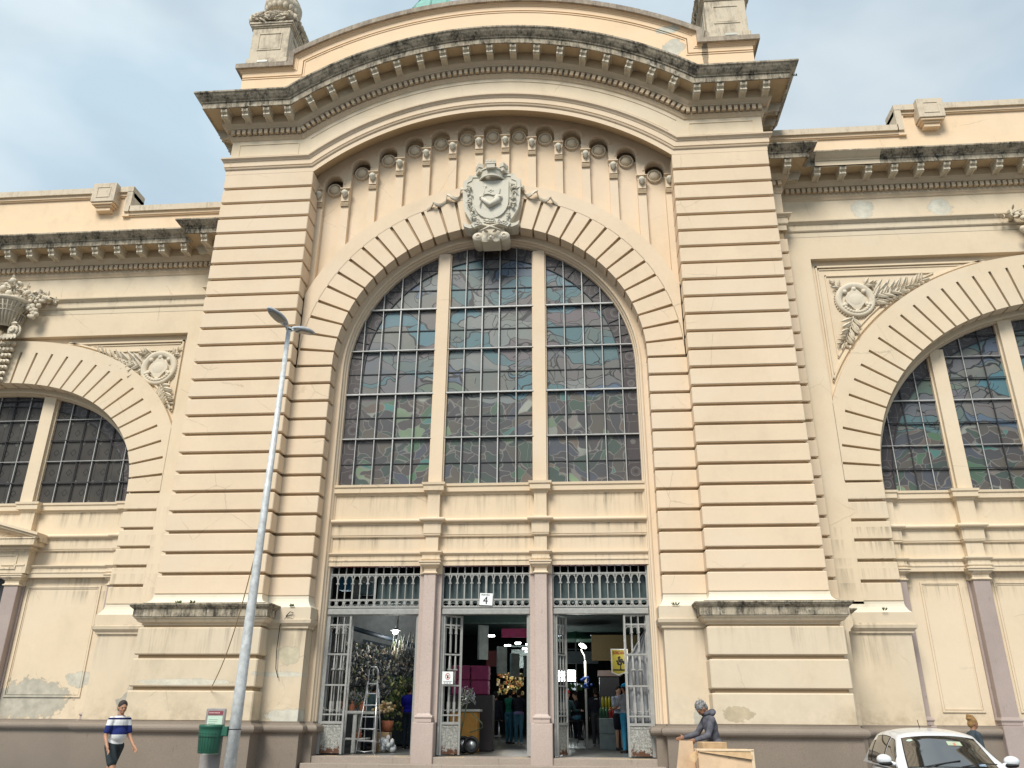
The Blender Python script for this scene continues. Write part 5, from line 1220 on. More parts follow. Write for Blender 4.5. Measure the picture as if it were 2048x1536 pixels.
# ---------------------------------------------------------------- right doorway
e = empty('market_umbrella', (2.2, 12, FZ), 0, 'green market umbrella open deep inside the right doorway', 'umbrella')
MB(False).lathe((0, 0, 3.55), [(0, .32), (.3, .24), (.85, .02), (.9, -.03), (.84, 0), (0, .28)], 8, smooth=False).build('canopy', [simple('green_canvas', (.04, .15, .09), .7)], e); MB(False).tube([(0, 0, 0), (0, 0, 3.8)], .02, 8).build('pole', [M_gate], e)
o = MB(False).box(-.9, .6, 0, .1, 0, .42).tube([(-.9, -.02, .5), (.55, -.02, .5)], .015, 6).build('sheet_screen', [simple('grey_green_sheet', (.09, .12, .13), .6)]); o.location = (2.4, 11, 3.2); tag(o, 'grey green sheet screen under the green umbrella', 'screen')
o = MB(False).box(0, 1.5, 0, .08, 0, .78).build('ochre_board', [simple('mottled_ochre_panel', (.085, .065, .025), .8, 0, .5, 40)]); o.location = (2.72, 7.2, 3.08); tag(o, 'mottled brown ochre panel at upper right of the right doorway', 'panel')
e = empty('tree_sign', (3.30, 5.0, 2.58), 0, 'yellow shop sign with red lettering and a black tree in the right doorway', 'sign')
MB(False).prism([(-.02, .06), (.16, -.0), (.30, .05), (.42, .03), (.42, .66), (-.02, .68)], 0, .04).build('sign_board', [simple('sign_yellow', (.42, .34, .04), .5, 0, .05)], e)
MB(False).band([(-.05, .04), (-.05, .70), (.44, .69), (.44, .02), (.30, .02), (.16, -.04), (-.05, .04)], [(-.02, .06), (-.02, .67), (.42, .66), (.42, .05), (.30, .05), (.16, .0), (-.02, .06)], -.01, .03).build('sign_border', [M_white], e)
text_mesh('sign_lettering', 'JORDÃO', .13, simple('sign_red', (.30, .015, .02), .5), e, .004, loc=(.20, -.012, .585), sx=.75)
tr = MB(False); tr.tube([(.22, 0, .14), (.22, 0, .28)], [.02, .012], 6)
for i in range(26): a = rr.uniform(0, 2*PI); q = rr.random()**.5; tr.ell((.22+.095*q*math.cos(a)*(1.1-.3*math.sin(a)), 0, .36+.12*q*math.sin(a)), (.03, .008, .03), 7)
tr.box(.0, .42, -.008, .0, .10, .135); tr.build('tree_emblem', [M_blackp], e)
e = empty('drinks_fridge', (3.22, 7.2, FZ), 0, 'dark upright drinks fridge with yellow bottles in the right doorway', 'fridge')
MB(False).cbox(-.28, .35, 0, .6, 0, 2.05, .02).build('fridge_body', [simple('fridge_black', (.03, .03, .035), .4)], e); MB(False).cbox(-.32, .4, -.03, .62, 2.06, 2.24, .01).build('fridge_header', [simple('fridge_header', (.22, .17, .15), .6)], e)
mb = MB(False)
for k in range(5): mb.lathe((-.2+.1*k, -.03, 1.05), [(0, 0), (.045, 0), (.045, .34), (.02, .42), (0, .42)], 8)
mb.build('yellow_bottle', [simple('yellow_bottle', (.32, .30, .03), .3)], e)
def soft_pack(loc, n, col, lab):
    mb = MB(False)
    for k in range(n): mb.lathe((.09*k, 0, 0), [(0, 0), (.042, .0), (.042, .2), (.018, .28), (0, .29)], 8)
    o = mb.build('bottle_pack', [simple('bottle_'+lab.split()[0], col, .3)]); o.location = loc; tag(o, lab, 'bottles')
soft_pack((2.92, 6.0, FZ+.86), 3, (.04, .12, .06), 'green bottles in a row on the stacked white boxes'); soft_pack((3.2, 6.0, FZ+.86), 4, (.45, .04, .03), 'red bottles in a row on the stacked white boxes'); 
for k in range(2):
    o = MB(False).cbox(-.25, .3, -.2, .2, 0, .42, .01).build('carton', [simple('pale_carton', (.22, .26, .26), .7)]); o.location = (3.12, 6.1, FZ+.43*k); tag(o, ['lower', 'upper'][k]+' pale carton of the stack below the bottle rows', 'carton', 'pale cartons in the right doorway')
mb = MB(False)
for i in range(30): mb.ell((rr.gauss(0, .07), rr.gauss(0, .04), rr.uniform(-.14, .14)), rr.uniform(.02, .05), 6)
o = mb.build('blue_bag_bunch', [simple('blue_plastic', (.02, .07, .30), .4)]); o.location = (2.5, 5.85, 2.38); tag(o, 'bunch of blue plastic hanging on the lamp post', 'bag')
# cloth over right gate
mb = MB(False); rg = []
for i in range(15):
    v = i/14; z = FZ+.62+2.35*v; wl = .52*(1-.0) if v < .7 else .52*(1-(v-.7)/.32); r_ = []
    for j in range(13):
        u = j/12; x = -wl*(1-u)*1.0; y = .05*math.sin(u*22+v*3)+.03*math.sin(v*14+u*5); r_.append((x, y, z))
    rg.append(r_+[(x, y+.012, z_) for x, y, z_ in r_[::-1]])
mb.rings(rg, 0, True, True, True); o = mb.build('tarpaulin', [simple('grey_tarpaulin', (.30, .31, .33), .45, 0, .2, 3)]); o.location = (4.06, 1.5, 0); tag(o, 'grey crumpled tarpaulin tied behind the rightmost gate leaf', 'tarpaulin')
# signs on the gates
e = empty('gate_number_sign', FU((.02, 2.05, .03)), 0, 'white square sign reading PORTÃO 4 above the central doorway', 'sign'); e.rotation_euler = (0, R_(2.5), 0)
M_signw = simple('sign_white', (.78, .80, .80), .4, 0, .03); M_ink = simple('black_ink', (.015, .015, .02), .5)
MB(False).cbox(-.165, .165, -.01, .01, -.15, .15, .004).build('sign_plate', [M_signw], e); text_mesh('sign_number', '4', .26, M_ink, e, .003, loc=(-.015, -.014, -.035), rot=(PI/2, 0, 0)); text_mesh('sign_word', 'PORTÃO', .052, M_ink, e, .002, loc=(-.02, -.013, .105))
for x in (-.08, .06): MB(False).ell((x, -.011, 0), (.006, .003, .006), 6).build('sign_dot', [M_ink], e)
e = empty('prohibition_sign', FU((-1.70, 1.93, -3.50)), R_(10), 'white notice with a red crossed circle on the central gate leaf', 'sign')
MB(False).cbox(-.135, .135, -.006, .006, -.16, .13, .003).build('sign_plate', [M_signw], e)
M_redink = simple('red_ink', (.45, .06, .03), .5)
mb = MB(False); mb.band([(.062*math.cos(t), .02+.075*math.sin(t)) for t in [2*PI*i/24 for i in range(25)]], [(.05*math.cos(t), .02+.063*math.sin(t)) for t in [2*PI*i/24 for i in range(25)]], -.011, -.005)
mb.prism([(-.044, .052), (-.036, .062), (.044, -.014), (.036, -.022)], -.011, -.005); mb.build('ban_symbol', [M_redink], e)
mb = MB(False); mb.prism([(-.02, -.02), (.0, -.03), (.02, -.01), (.02, .04), (.005, .06), (-.01, .045), (-.02, .01)], -.0095, -.005)
for i in range(9): mb.box(-.1+.023*i, -.085+.023*i, -.009, -.005, -.105, -.09)
for i in range(3): mb.box(-.09+.065*i, -.05+.065*i, -.009, -.005, -.14, -.125)
mb.build('printed_lines', [M_ink], e)
# greenery seen through the low back opening
mb = MB(False); rg2 = random.Random(3)
for i in range(500): mb.leaf((rg2.uniform(.5, 3.4), 34+rg2.uniform(-.3, .3), rg2.uniform(1.5, 3.8)), (rg2.uniform(-1, 1), -.4, rg2.uniform(-1, 1)), (0, -1, .3), .28, .09, .03)
tag(mb.build('hedge', [simple('hedge_leaf', (.12, .26, .05), .6)]), 'bright green hedge seen through the barred low opening at the back', 'hedge')
# ================================================================ STREET THINGS
M_galv = simple('galvanised_steel', (.56, .58, .58), .5, .15, .2, 9)
e = empty('street_lamp', (-4.25, -3.6, 0), 0, 'tall galvanised street lamp with two luminaires before the left pier', 'street lamp')
PH = 9.73
MB(False).tube([(0, 0, 0), (.02, 0, 2.0), (.05, 0, 5.0), (.10, 0, PH)], [.122, .105, .078, .05], 16).build('pole', [M_galv], e)
MB(False).lathe((0, 0, 0), [(0, .0), (.18, 0), (.18, .03), (.11, .04)], 16).build('base_plate', [M_galv], e)
MB(False).tube([(.10+.055*math.cos(t), .055*math.sin(t), PH-.06) for t in [2*PI*i/14 for i in range(15)]], .014, 6).build('clamp', [M_bar_d], e)
MB(False).tube([(.013+.112*math.cos(t), .112*math.sin(t), 1.2) for t in [2*PI*i/14 for i in range(15)]], .01, 6).build('clamp', [M_bar_d], e)
M_lens = simple('luminaire_glass', (.30, .28, .24), .2)
for k, (dx, dy, an) in enumerate(((.04, -.04, R_(-110)), (.14, .03, R_(60)))):
    d = Vector((math.cos(an), math.sin(an), 0)); sd_ = Vector((-d.y, d.x, 0)); tilt = .12
    mb = MB(False); mb2_ = MB(False); rg = []; rl = []
    for i in range(13):
        t = i/12; L0 = .10+.64*t; wv = .15*math.sin(PI*(.10+.86*t))**.65; hh = .085*math.sin(PI*(.12+.8*t))**.6
        c = d*L0+Vector((.10, dy*.3, PH+.02+tilt*t)); r_ = []
        for j in range(12):
            a = 2*PI*j/12; zz = math.sin(a); r_.append(tuple(c+sd_*wv*math.cos(a)+Vector((0, 0, hh*zz*(1.2 if zz > 0 else .35)))))
        rg.append(r_)
        if 3 <= i <= 11: rl.append([tuple(c+sd_*wv*.78*math.cos(a)+Vector((0, 0, -.034+.012*math.sin(a)))) for a in [2*PI*j/10 for j in range(10)]])
    mb.rings(rg, 0, True, True, True); lo_ = mb.build('luminaire', [simple('luminaire_grey', (.44, .47, .50), .4)], e)
    mb2_.rings(rl, 0, True, True, True); mb2_.build('lens', [M_lens], lo_)
    MB(False).tube([tuple(Vector((.10, 0, PH-.1))), tuple(d*.18+Vector((.10, 0, PH+.02)))], .028, 8).build('bracket', [M_galv], e)
# bin and board
e = empty('litter_bin', (-4.67, -3.66, .78), 0, 'green perforated litter bin hung on the street lamp pole', 'litter bin')
mb = MB(False); mb.lathe((0, 0, 0), [(0, 0), (.185, 0), (.2, .02), (.225, .38), (.225, .44), (.235, .45), (.235, .49), (.22, .5), (.21, .47), (.185, .05), (0, .04)], 24)
b_o = mb.build('bin_body', [M_green], e)
mb = MB(False)
for j in range(9):
    for k in range(7):
        a = R_(-90-44+k*14.5); z_ = .06+.036*j; r2 = .2+.025*(z_/.38)+.004; mb.ell((r2*math.cos(a), r2*math.sin(a), z_), (.008, .008, .008), 6)
mb.build('perforations', [M_blackp], b_o)
MB(False).tube([(.232*math.cos(t), .232*math.sin(t), .30) for t in [2*PI*i/24 for i in range(25)]], .006, 5).build('band', [M_green], e)
MB(False).cbox(.2, .33, -.05, .04, .30, .47, .01).build('bin_bracket', [M_green], e)
e = empty('notice_board', (-4.74, -3.38, 0), 0, 'grey framed notice board with pale green sheet behind the litter bin', 'notice board')
MB(False).cbox(-.2, .2, -.025, .025, .3, 1.57, .02).build('board_frame', [simple('board_grey', (.28, .26, .25), .5)], e); MB(False).box(-.15, .15, -.03, -.024, .75, 1.43).build('notice_sheet', [simple('notice_green', (.52, .66, .54), .5, 0, .03)], e); MB(False).box(-.145, .145, -.031, -.024, 1.455, 1.52).build('notice_header', [simple('notice_red', (.24, .05, .07), .5)], e)
mb = MB(False); rn = random.Random(9)
for i in range(9): mb.box(-.12, -.12+rn.uniform(.12, .24), -.033, -.029, 1.36-.035*i, 1.368-.035*i)
mb.build('printed_lines', [simple('notice_ink', (.25, .34, .28), .6)], e)
mb = MB(False)
for i in range(8): mb.box(-.125+.027*i, -.108+.027*i, -.034, -.03, 1.475, 1.50)
mb.build('header_lettering', [simple('notice_pink', (.6, .4, .38), .5)], e)
# cable from the pole to the wall
pts = [Vector((-4.22, -3.5, 5.30))]; p1 = Vector((-6.35, -.18, 1.98)); 
for i in range(1, 25): t = i/24; q = pts[0].lerp(p1, t); q.z -= .75*math.sin(PI*t)*(1-.3*t); pts.append(q)
tag(MB(False).tube([tuple(q) for q in pts], .011, 6).build('hanging_cable', [simple('straw_rope', (.38, .27, .15), .8)]), 'thin straw coloured rope sagging from the lamp pole to the left pier', 'rope')
# small wire loop on left pedestal and weeds on ledges
mb = MB(); mb.tube([(-9.2, .5, -.9), (-9.0, .45, -.7), (-8.85, .45, -.75), (-8.9, .45, -.9), (-9.1, .45, -.85), (-9.45, .55, -1.3), (-9.5, .6, -2.4), (-9.45, .62, -3.2), (-9.3, .62, -3.6)], .02, 5)
tag(mb.build('loose_wire', [M_bar_d]), 'loose dark wire dangling beside the left doorway pier base', 'wire')
M_weed = simple('weed_leaf', (.06, .10, .03), .7)
wd_ = 0
for (x, y, z, nlab) in ((-14.0, -.45, -.42, 'small dark weed growing on the ledge of the left pier base'), (-13.4, -.45, -.42, 'tiny weed right of centre on the left pier base ledge'), (-7.9, -.95, 32.0-.9, 'green weed rooted on the curved cornice left of the crown'), (17.3, -1.0, 28.2, 'dry grass tuft hanging off the right end of the great cornice'), (-8.95, .5, -.47, 'tiny weed on the jamb ledge left of the doorway'), (8.8, .5, -.47, 'thin dark weed stem on the jamb ledge right of the doorway'), (18.9, 3.2, -.42, 'weed tuft on the right wing ledge')):
    mb = MB(); r5 = random.Random(int(x*10))
    for i in range(9): mb.leaf((x+r5.uniform(-.12, .12), y, z), (r5.uniform(-1, 1), -.3, r5.uniform(.4, 1.2)), (0, -1, 0), .17, .022, .02)
    tag(mb.build('weed', [M_weed]), nlab, 'weed')
# ================================================================ PEOPLE
def skin(nm, c): return simple(nm, c, .55, 0, .06, 20)
SK1 = skin('tan_skin', (.42, .22, .135)); SK2 = skin('brown_skin', (.30, .15, .09)); SK3 = skin('light_skin', (.50, .30, .21))
def fabric(nm, c, var=.15): return simple(nm, c, .85, 0, var, 9, .15)
def remesh(o, v, sm=3):
    m = o.modifiers.new('r', 'REMESH'); m.mode = 'VOXEL'; m.voxel_size = v; m.use_smooth_shade = True
    if sm: s_ = o.modifiers.new('s', 'SMOOTH'); s_.iterations = sm; s_.factor = .5
    return bake(o)
def person(loc, rz, label, H=1.72, lean=0, thigh=(0, 0), knee=(0, 0), arm=((5, 6, 12), (5, 6, 12)), head=(0, 0), skin_m=SK1, shirt=None, pants=None, hair=None, shoes=None, sleeve='long', leglen='long', cap=None, hood=False, seat=None, vox=.02, hem=None, group=None, beard=None, hairstyle='short', fingers=False, belly=0):
    k = H/1.72; root = empty('person', loc, rz, label, 'person', group)
    legL, shL = .425*k, .425*k; ank = .075*k
    def d(p): return Vector((math.sin(R_(p)), 0, -math.cos(R_(p))))
    feet = []
    for i in (0, 1): feet.append((d(thigh[i])*legL+d(thigh[i]-knee[i])*shL).z)
    hipz = seat if seat is not None else -min(feet)+ank
    hip = Vector((0, 0, hipz)); up = Vector((math.sin(R_(lean)), 0, math.cos(R_(lean)))); fwd = Vector((math.cos(R_(lean)), 0, -math.sin(R_(lean))))
    T = .50*k; ch = hip+up*T*.72; sh = hip+up*T*.98; nk = hip+up*(T+.045*k); RL = Matrix.Rotation(R_(lean), 3, 'Y')
    body = MB(False); top = MB(False); bot = MB(False); sho = MB(False); hr = MB(False)
    # torso (body slightly smaller than clothing)
    for mb, g in ((body, -.012), (top, .008)):
        mb.ell(hip+up*.05*k, (.115*k+g, .155*k+g, .12*k+g), 16, rot=RL); mb.ell(hip+up*.20*k+fwd*(.015+belly), (.115*k+g+belly, .15*k+g, .15*k+g), 16, rot=RL)
        mb.ell(ch, (.115*k+g, .172*k+g, .19*k+g), 16, rot=RL); mb.ell(sh-up*.035*k, (.08*k+g, .175*k+g, .07*k+g), 16, rot=RL)
    body.cap(sh-up*.03, nk+up*.05*k, .062*k, .052*k)
    # head
    hp, hy = head; RH = Matrix.Rotation(R_(hy), 3, 'Z') @ Matrix.Rotation(R_(lean*.6+hp), 3, 'Y'); hb = nk+up*.03*k
    def hq(x, y, z): return hb+RH @ (Vector((x, y, z))*k)
    body.ell(hq(.005, 0, .115), (.092*k, .074*k, .105*k), 18, rot=RH); body.ell(hq(.035, 0, .055), (.058*k, .052*k, .062*k), 14, rot=RH); body.ell(hq(.072, 0, .022), (.024*k, .028*k, .02*k), 10, rot=RH)
    body.ell(hq(.098, 0, .085), (.018*k, .014*k, .024*k), 10, rot=RH); body.ell(hq(.088, 0, .105), (.014*k, .011*k, .026*k), 8, rot=RH); body.ell(hq(.08, 0, .128), (.022*k, .05*k, .012*k), 10, rot=RH); body.ell(hq(.086, 0, .052), (.014*k, .024*k, .010*k), 8, rot=RH)
    for sg in (-1, 1): body.ell(hq(-.005, sg*.076, .09), (.018*k, .009*k, .03*k), 8, rot=RH); body.ell(hq(.06, sg*.038, .07), (.025*k, .022*k, .028*k), 8, rot=RH)
    # hair
    hm = hair
    if hm:
        hr.ell(hq(-.010, 0, .142), (.098*k, .084*k, .094*k), 18, rot=RH); hr.ell(hq(-.055, 0, .09), (.058*k, .074*k, .08*k), 14, rot=RH)
        if hairstyle == 'curly':
            q = random.Random(2)
            for i in range(70):
                a = q.uniform(0, 2*PI); b_ = q.uniform(-.1, 1.4); hr.ell(hq(-.02+.095*math.cos(a)*math.cos(b_), .084*math.sin(a)*math.cos(b_), .13+.105*math.sin(b_)), q.uniform(.014, .024)*k, 7)
        if hairstyle == 'bun':
            q = random.Random(4)
            for i in range(40): hr.ell(hq(-.05+q.uniform(-.07, .06), q.uniform(-.05, .05), .20+q.uniform(-.03, .05)), q.uniform(.02, .035)*k, 7)
        if hairstyle == 'long': hr.ell(hq(-.06, 0, .02), (.06*k, .08*k, .13*k), 12, rot=RH)
    # arms
    for i, sg in ((0, 1), (1, -1)):
        ap, ab, el = arm[i]; S = sh-up*.035*k+Vector((0, sg*.172*k, 0))
        da = Vector((math.sin(R_(ap))*math.cos(R_(ab)), sg*math.sin(R_(ab)), -math.cos(R_(ap))*math.cos(R_(ab)))); E = S+da*.285*k
        fp = ap+el; df = Vector((math.sin(R_(fp))*math.cos(R_(ab*.4)), sg*math.sin(R_(ab*.4))*(.3 if el > 40 else 1), -math.cos(R_(fp)))).normalized(); Wp = E+df*.245*k
        body.cap(S, E, .046*k, .037*k); body.cap(E, Wp, .037*k, .025*k)
        side = df.cross(Vector((0, 1, 0))).normalized() if abs(df.y) < .95 else Vector((1, 0, 0)); 
        rotp = df.to_track_quat('Z', 'Y').to_matrix(); P0 = Wp+df*.045*k
        body.ell(P0, (.018*k, .038*k, .05*k), 12, rot=rotp)
        yv = rotp @ Vector((0, 1, 0)); xv = rotp @ Vector((1, 0, 0))
        for f_, ln in ((-1.5, .062), (-.5, .075), (.5, .08), (1.5, .07)):
            b0 = P0+df*.04*k+yv*f_*.018*k; b1 = b0+df*ln*.55*k-xv*.006*sg; b2 = b1+(df*.8-xv*.5*1).normalized()*ln*.5*k
            body.cap(b0, b1, .0092*k, .0085*k, 8); body.cap(b1, b2, .0085*k, .007*k, 8)
        tb = Wp+df*.025*k+yv*.03*k*(-sg); body.cap(tb, tb+(df*.7-yv*sg*.55-xv*.3)*.05*k, .012*k, .009*k, 8)
        if sleeve == 'long': top.cap(S, E, .066*k, .054*k); top.cap(E, Wp-df*.015, .054*k, .040*k)
        else: top.cap(S, S+(E-S)*.72, .066*k, .060*k)
    # legs
    for i, sg in ((0, 1), (1, -1)):
        Hh = hip+Vector((0, sg*.085*k, 0)); K = Hh+d(thigh[i])*legL; A = K+d(thigh[i]-knee[i])*shL
        body.cap(Hh, K, .082*k, .052*k); body.cap(K, A, .052*k, .034*k)
        if leglen == 'long': bot.cap(Hh, K, .098*k, .068*k); bot.cap(K, A, .068*k, .052*k)
        else: bot.cap(Hh, Hh+(K-Hh)*.72, .104*k, .092*k)
        fd = Vector((1, 0, 0)) if knee[i] < 20 else Vector((math.cos(R_(knee[i]-thigh[i])*.5), 0, -math.sin(R_(knee[i]-thigh[i])*.5)))
        if seat is not None: fd = Vector((1, 0, 0))
        sho.cap(A-fd*.03-Vector((0, 0, .025)), A+fd*.16*k-Vector((0, 0, .045)), .045*k, .036*k); sho.ell(A+fd*.05*k-Vector((0, 0, .05)), (.13*k, .045*k, .024*k), 12)
    bot.ell(hip+Vector((0, 0, .03)), (.125*k, .168*k, .115*k), 16)
    bo = remesh(body.build('body', [skin_m], root), vox*.6 if fingers else vox, 2)
    if shirt: remesh(top.build('shirt', [shirt], root), vox, 3)
    if hem: 
        h_ = MB(False); h_.ell(hip+up*.03*k, (.135*k, .178*k, .10*k), 16, rot=RL); h_.build('shirt_hem', [hem], root)
    if pants: remesh(bot.build('trousers', [pants], root), vox, 2)
    if shoes: remesh(sho.build('shoes', [shoes], root), vox, 2)
    if hm: remesh(hr.build('hair', [hm], root), vox*.6, 1)
    if beard:
        b2 = MB(False); b2.ell(hq(.05, 0, .028), (.052*k, .055*k, .038*k), 14, rot=RH); b2.ell(hq(.098, 0, .066), (.012*k, .03*k, .007*k), 8, rot=RH); b2.build('beard', [beard], root)
    if cap:
        c = MB(False); c.ell(hq(-.01, 0, .165), (.102*k, .088*k, .075*k), 18, rot=RH); c.ell(hq(.10, 0, .158), (.065*k, .06*k, .010*k), 14, rot=RH); c.build('cap', [cap], root)
    if hood:
        c = MB(False); c.ell(nk-fwd*.085*k+up*.0, (.085*k, .13*k, .06*k), 16, rot=Matrix.Rotation(R_(lean+25), 3, 'Y')); c.ell(nk+up*.015, (.085*k, .105*k, .05*k), 16, rot=RL); c.build('hood', [shirt], root)
    for sg in (-1, 1): ey = MB(False); ey.ell(hq(.084, sg*.032, .108), .009*k, 8); ey.build('eye', [M_ink], root)
    return root
def stripes():
    b = NB('navy_white_striped_polo', .85, .15); z = b.sep()[2]
    c = b.ramp(b.rng(z, .80, 1.55), [(0, (.02, .025, .12)), (.14, (.72, .72, .72)), (.38, (.02, .03, .14)), (.60, (.72, .72, .72)), (.735, (.015, .02, .09)), (.785, (.72, .72, .72)), (.83, (.02, .025, .11)), (.88, (.7, .7, .72)), (.91, (.015, .02, .10))], True)
    b.color(c); return b.m
H_dark = fabric('dark_hair', (.02, .017, .016)); H_grey = simple('grey_curly_hair', (.20, .20, .20), .8, 0, .75, 45); H_blond = fabric('golden_hair', (.32, .19, .08), .4); H_saltp = fabric('short_dark_hair', (.055, .045, .04), .4)
F_navy = fabric('charcoal_shorts', (.035, .045, .05)); F_jean = fabric('blue_denim', (.05, .14, .20)); F_black = fabric('black_cloth', (.014, .016, .024)); F_hoodie = fabric('grey_hoodie', (.105, .105, .125), .35); F_blue = fabric('royal_blue_shirt', (.01, .012, .25)); F_slate = fabric('slate_green_shirt', (.10, .16, .17)); F_greens = fabric('dark_green_shirt', (.015, .12, .075)); F_grey = fabric('light_grey_tshirt', (.30, .30, .32)); F_lav = fabric('lavender_hem', (.20, .17, .34)); F_dnavy = fabric('dark_navy', (.02, .03, .045)); F_teal = fabric('dark_teal_jumper', (.025, .055, .06))
S_dark = fabric('dark_shoes', (.03, .028, .026))
person((-6.68, -3.4, 0), R_(-28), 'man in navy and white striped polo and dark shorts walking right along the pavement', 1.77, lean=3, thigh=(-24, 27), knee=(14, 8), arm=((14, 8, 30), (2, 14, 38)), head=(8, -14), skin_m=SK1, shirt=stripes(), pants=F_navy, hair=H_saltp, shoes=S_dark, sleeve='short', leglen='short', vox=.014, fingers=True, belly=.02)
person((4.83, -3.3, 0), R_(192), 'grey haired bearded man in a grey hoodie bending over cardboard boxes', 1.80, lean=14, thigh=(6, -6), knee=(4, 4), arm=((22, 8, 52), (32, 10, 44)), head=(42, 0), skin_m=SK2, shirt=F_hoodie, pants=F_dnavy, hair=H_grey, shoes=S_dark, hairstyle='curly', hood=True, beard=H_saltp, vox=.014, fingers=True)
person((9.78, -2.4, -.03), R_(5), 'woman with golden pinned up hair and dark jacket passing behind the white car', 1.54, lean=6, thigh=(14, -14), knee=(6, 10), head=(4, 0), skin_m=SK2, shirt=fabric('slate_jacket', (.05, .065, .08)), pants=F_black, hair=H_blond, shoes=S_dark, hairstyle='bun', vox=.016)
FZ0 = FZ
person((-2.72, 5.4, FZ0), R_(80), 'customer in a royal blue shirt at the right edge of the left doorway', 1.72, skin_m=SK2, shirt=F_blue, pants=F_dnavy, hair=H_dark, shoes=S_dark, sleeve='short')
person((-3.62, 4.0, FZ0), R_(35), 'stallholder in slate green bending behind the ladder', 1.72, lean=18, head=(22, 20), skin_m=SK2, shirt=F_slate, pants=F_dnavy, hair=H_dark, shoes=S_dark, arm=((30, 8, 30), (30, 8, 30)))
person((-.47, 8.6, FZ0), R_(95), 'customer in black seated on a chrome stool in the central doorway', 1.72, lean=4, thigh=(78, 74), knee=(60, 56), seat=.84, skin_m=SK2, shirt=F_black, pants=F_black, hair=H_dark, shoes=S_dark)
person((-.12, 9.9, FZ0), R_(60), 'customer in a dark green shirt at the bar of the central doorway', 1.74, lean=6, head=(8, 20), skin_m=SK2, shirt=F_greens, pants=F_jean, hair=H_dark, shoes=S_dark, sleeve='short', arm=((30, 6, 60), (30, 6, 60)))
person((.24, 9.4, FZ0), R_(95), 'customer in dark jacket with lavender hem and blue jeans in the central doorway', 1.74, lean=10, thigh=(4, -5), head=(14, 0), skin_m=SK2, shirt=F_black, hem=F_lav, pants=F_jean, hair=H_dark, shoes=fabric('white_trainers', (.4, .4, .4)), arm=((40, 6, 40), (40, 6, 40)))
person((-.75, 5.3, FZ0), R_(200), 'vendor half hidden behind the yellow counter and magenta crates', 1.66, lean=8, head=(20, 0), skin_m=SK2, shirt=fabric('maroon_shirt', (.07, .02, .03)), pants=F_black, hair=H_dark, shoes=S_dark)
person((1.88, 6.6, FZ0), R_(50), 'customer with a red cap and dark teal jumper seated on a stool', 1.72, lean=6, thigh=(76, 70), knee=(58, 52), seat=.84, skin_m=SK3, shirt=F_teal, pants=F_black, hair=H_dark, shoes=S_dark, cap=fabric('red_cap', (.30, .01, .02)), arm=((30, 8, 60), (30, 8, 60)))
person((2.22, 9.4, FZ0), R_(200), 'dark haired customer facing the person in the red cap', 1.72, lean=6, thigh=(70, 62), knee=(50, 45), seat=.86, skin_m=SK3, shirt=F_black, pants=F_jean, hair=H_dark, shoes=S_dark, arm=((30, 8, 75), (30, 8, 75)))
person((2.83, 8.6, FZ0), R_(92), 'man in black jacket with a white collar mark standing in the right doorway', 1.76, skin_m=SK2, shirt=F_black, pants=fabric('dark_grey_trousers', (.04, .045, .05)), hair=H_dark, shoes=fabric('grey_trainers', (.2, .2, .2)))
o = MB(False).ell((0, 0, 0), (.06, .012, .018), 12).build('neck_patch', [M_signw], bpy.data.objects['person.011'] if 'person.011' in bpy.data.objects else None)
if o.parent: o.location = (-.115, 0, 1.42); o.rotation_euler = (0, 0, PI/2)
person((3.56, 4.1, FZ0), R_(125), 'person in light grey T shirt, jeans and bright blue cap beside the rightmost gate', 1.74, skin_m=SK2, shirt=F_grey, pants=fabric('bright_denim', (.03, .20, .34)), hair=H_dark, shoes=S_dark, sleeve='short', cap=fabric('bright_blue_cap', (.02, .28, .52)), arm=((25, 8, 50), (25, 8, 50)))
person((3.44, 5.6, FZ0), R_(-60), 'person in pale blue shirt and dark shorts facing the blue capped person', 1.72, skin_m=SK3, shirt=fabric('pale_blue_shirt', (.22, .26, .33)), pants=F_black, hair=H_dark, shoes=S_dark, sleeve='short', leglen='short', arm=((20, 8, 70), (20, 8, 70)))
# ================================================================ CARDBOARD
M_card2 = M_cardl; M_edge = simple('cardboard_edge', (.72, .56, .38), .85)
e = empty('cardboard_box', (0, 0, 0), 0, 'large open brown cardboard box in front of the hooded man', 'box')
bx0, bx1, by0, by1, bz0, bz1 = 4.30, 5.20, -4.75, -4.25, -.15, .955
mb = MB(False); t = .012
mb.box(bx0, bx1, by0, by0+t, bz0, bz1); mb.box(bx0, bx1, by1-t, by1, bz0, bz1+.01); mb.box(bx0, bx0+t, by0+t, by1-t, bz0, bz1); mb.box(bx1-t, bx1, by0+t, by1-t, bz0, bz1-.005); mb.box(bx0, bx1, by0, by1, bz0, bz0+t)
mb.build('box_wall', [M_cardl], e)
MB(False).add([(bx0-.02, by0-.012, bz1+.018), (bx1+.01, by0-.012, bz1-.005), (bx1-.03, by0-.05, bz1-.13), (bx0+.02, by0-.03, bz1-.02), (bx0-.02, by0-.004, bz1+.018), (bx1+.01, by0-.004, bz1-.005), (bx1-.03, by0-.042, bz1-.13), (bx0+.02, by0-.022, bz1-.02)], [(0, 1, 2, 3), (4, 7, 6, 5), (0, 4, 5, 1), (1, 5, 6, 2), (2, 6, 7, 3), (3, 7, 4, 0)]).build('folded_flap', [M_card], e)
MB(False).cbox(bx1-.035, bx1+.02, by0-.03, by0+.03, bz1-.9, bz1+.01, .006).cbox(bx0-.02, bx1+.02, by0-.03, by0+.005, bz1-.012, bz1+.022, .004).build('torn_rim', [M_edge], e)
mb = MB(False); r6 = random.Random(6)
for zz in (.62, .30): mb.box(bx0+.05, bx1-.07, by0-.004, by0+.002, zz, zz+.004)
mb.ell((bx0+.50, by0-.01, bz1-.105), (.016, .006, .016), 8); mb.build('crease', [M_card], e)
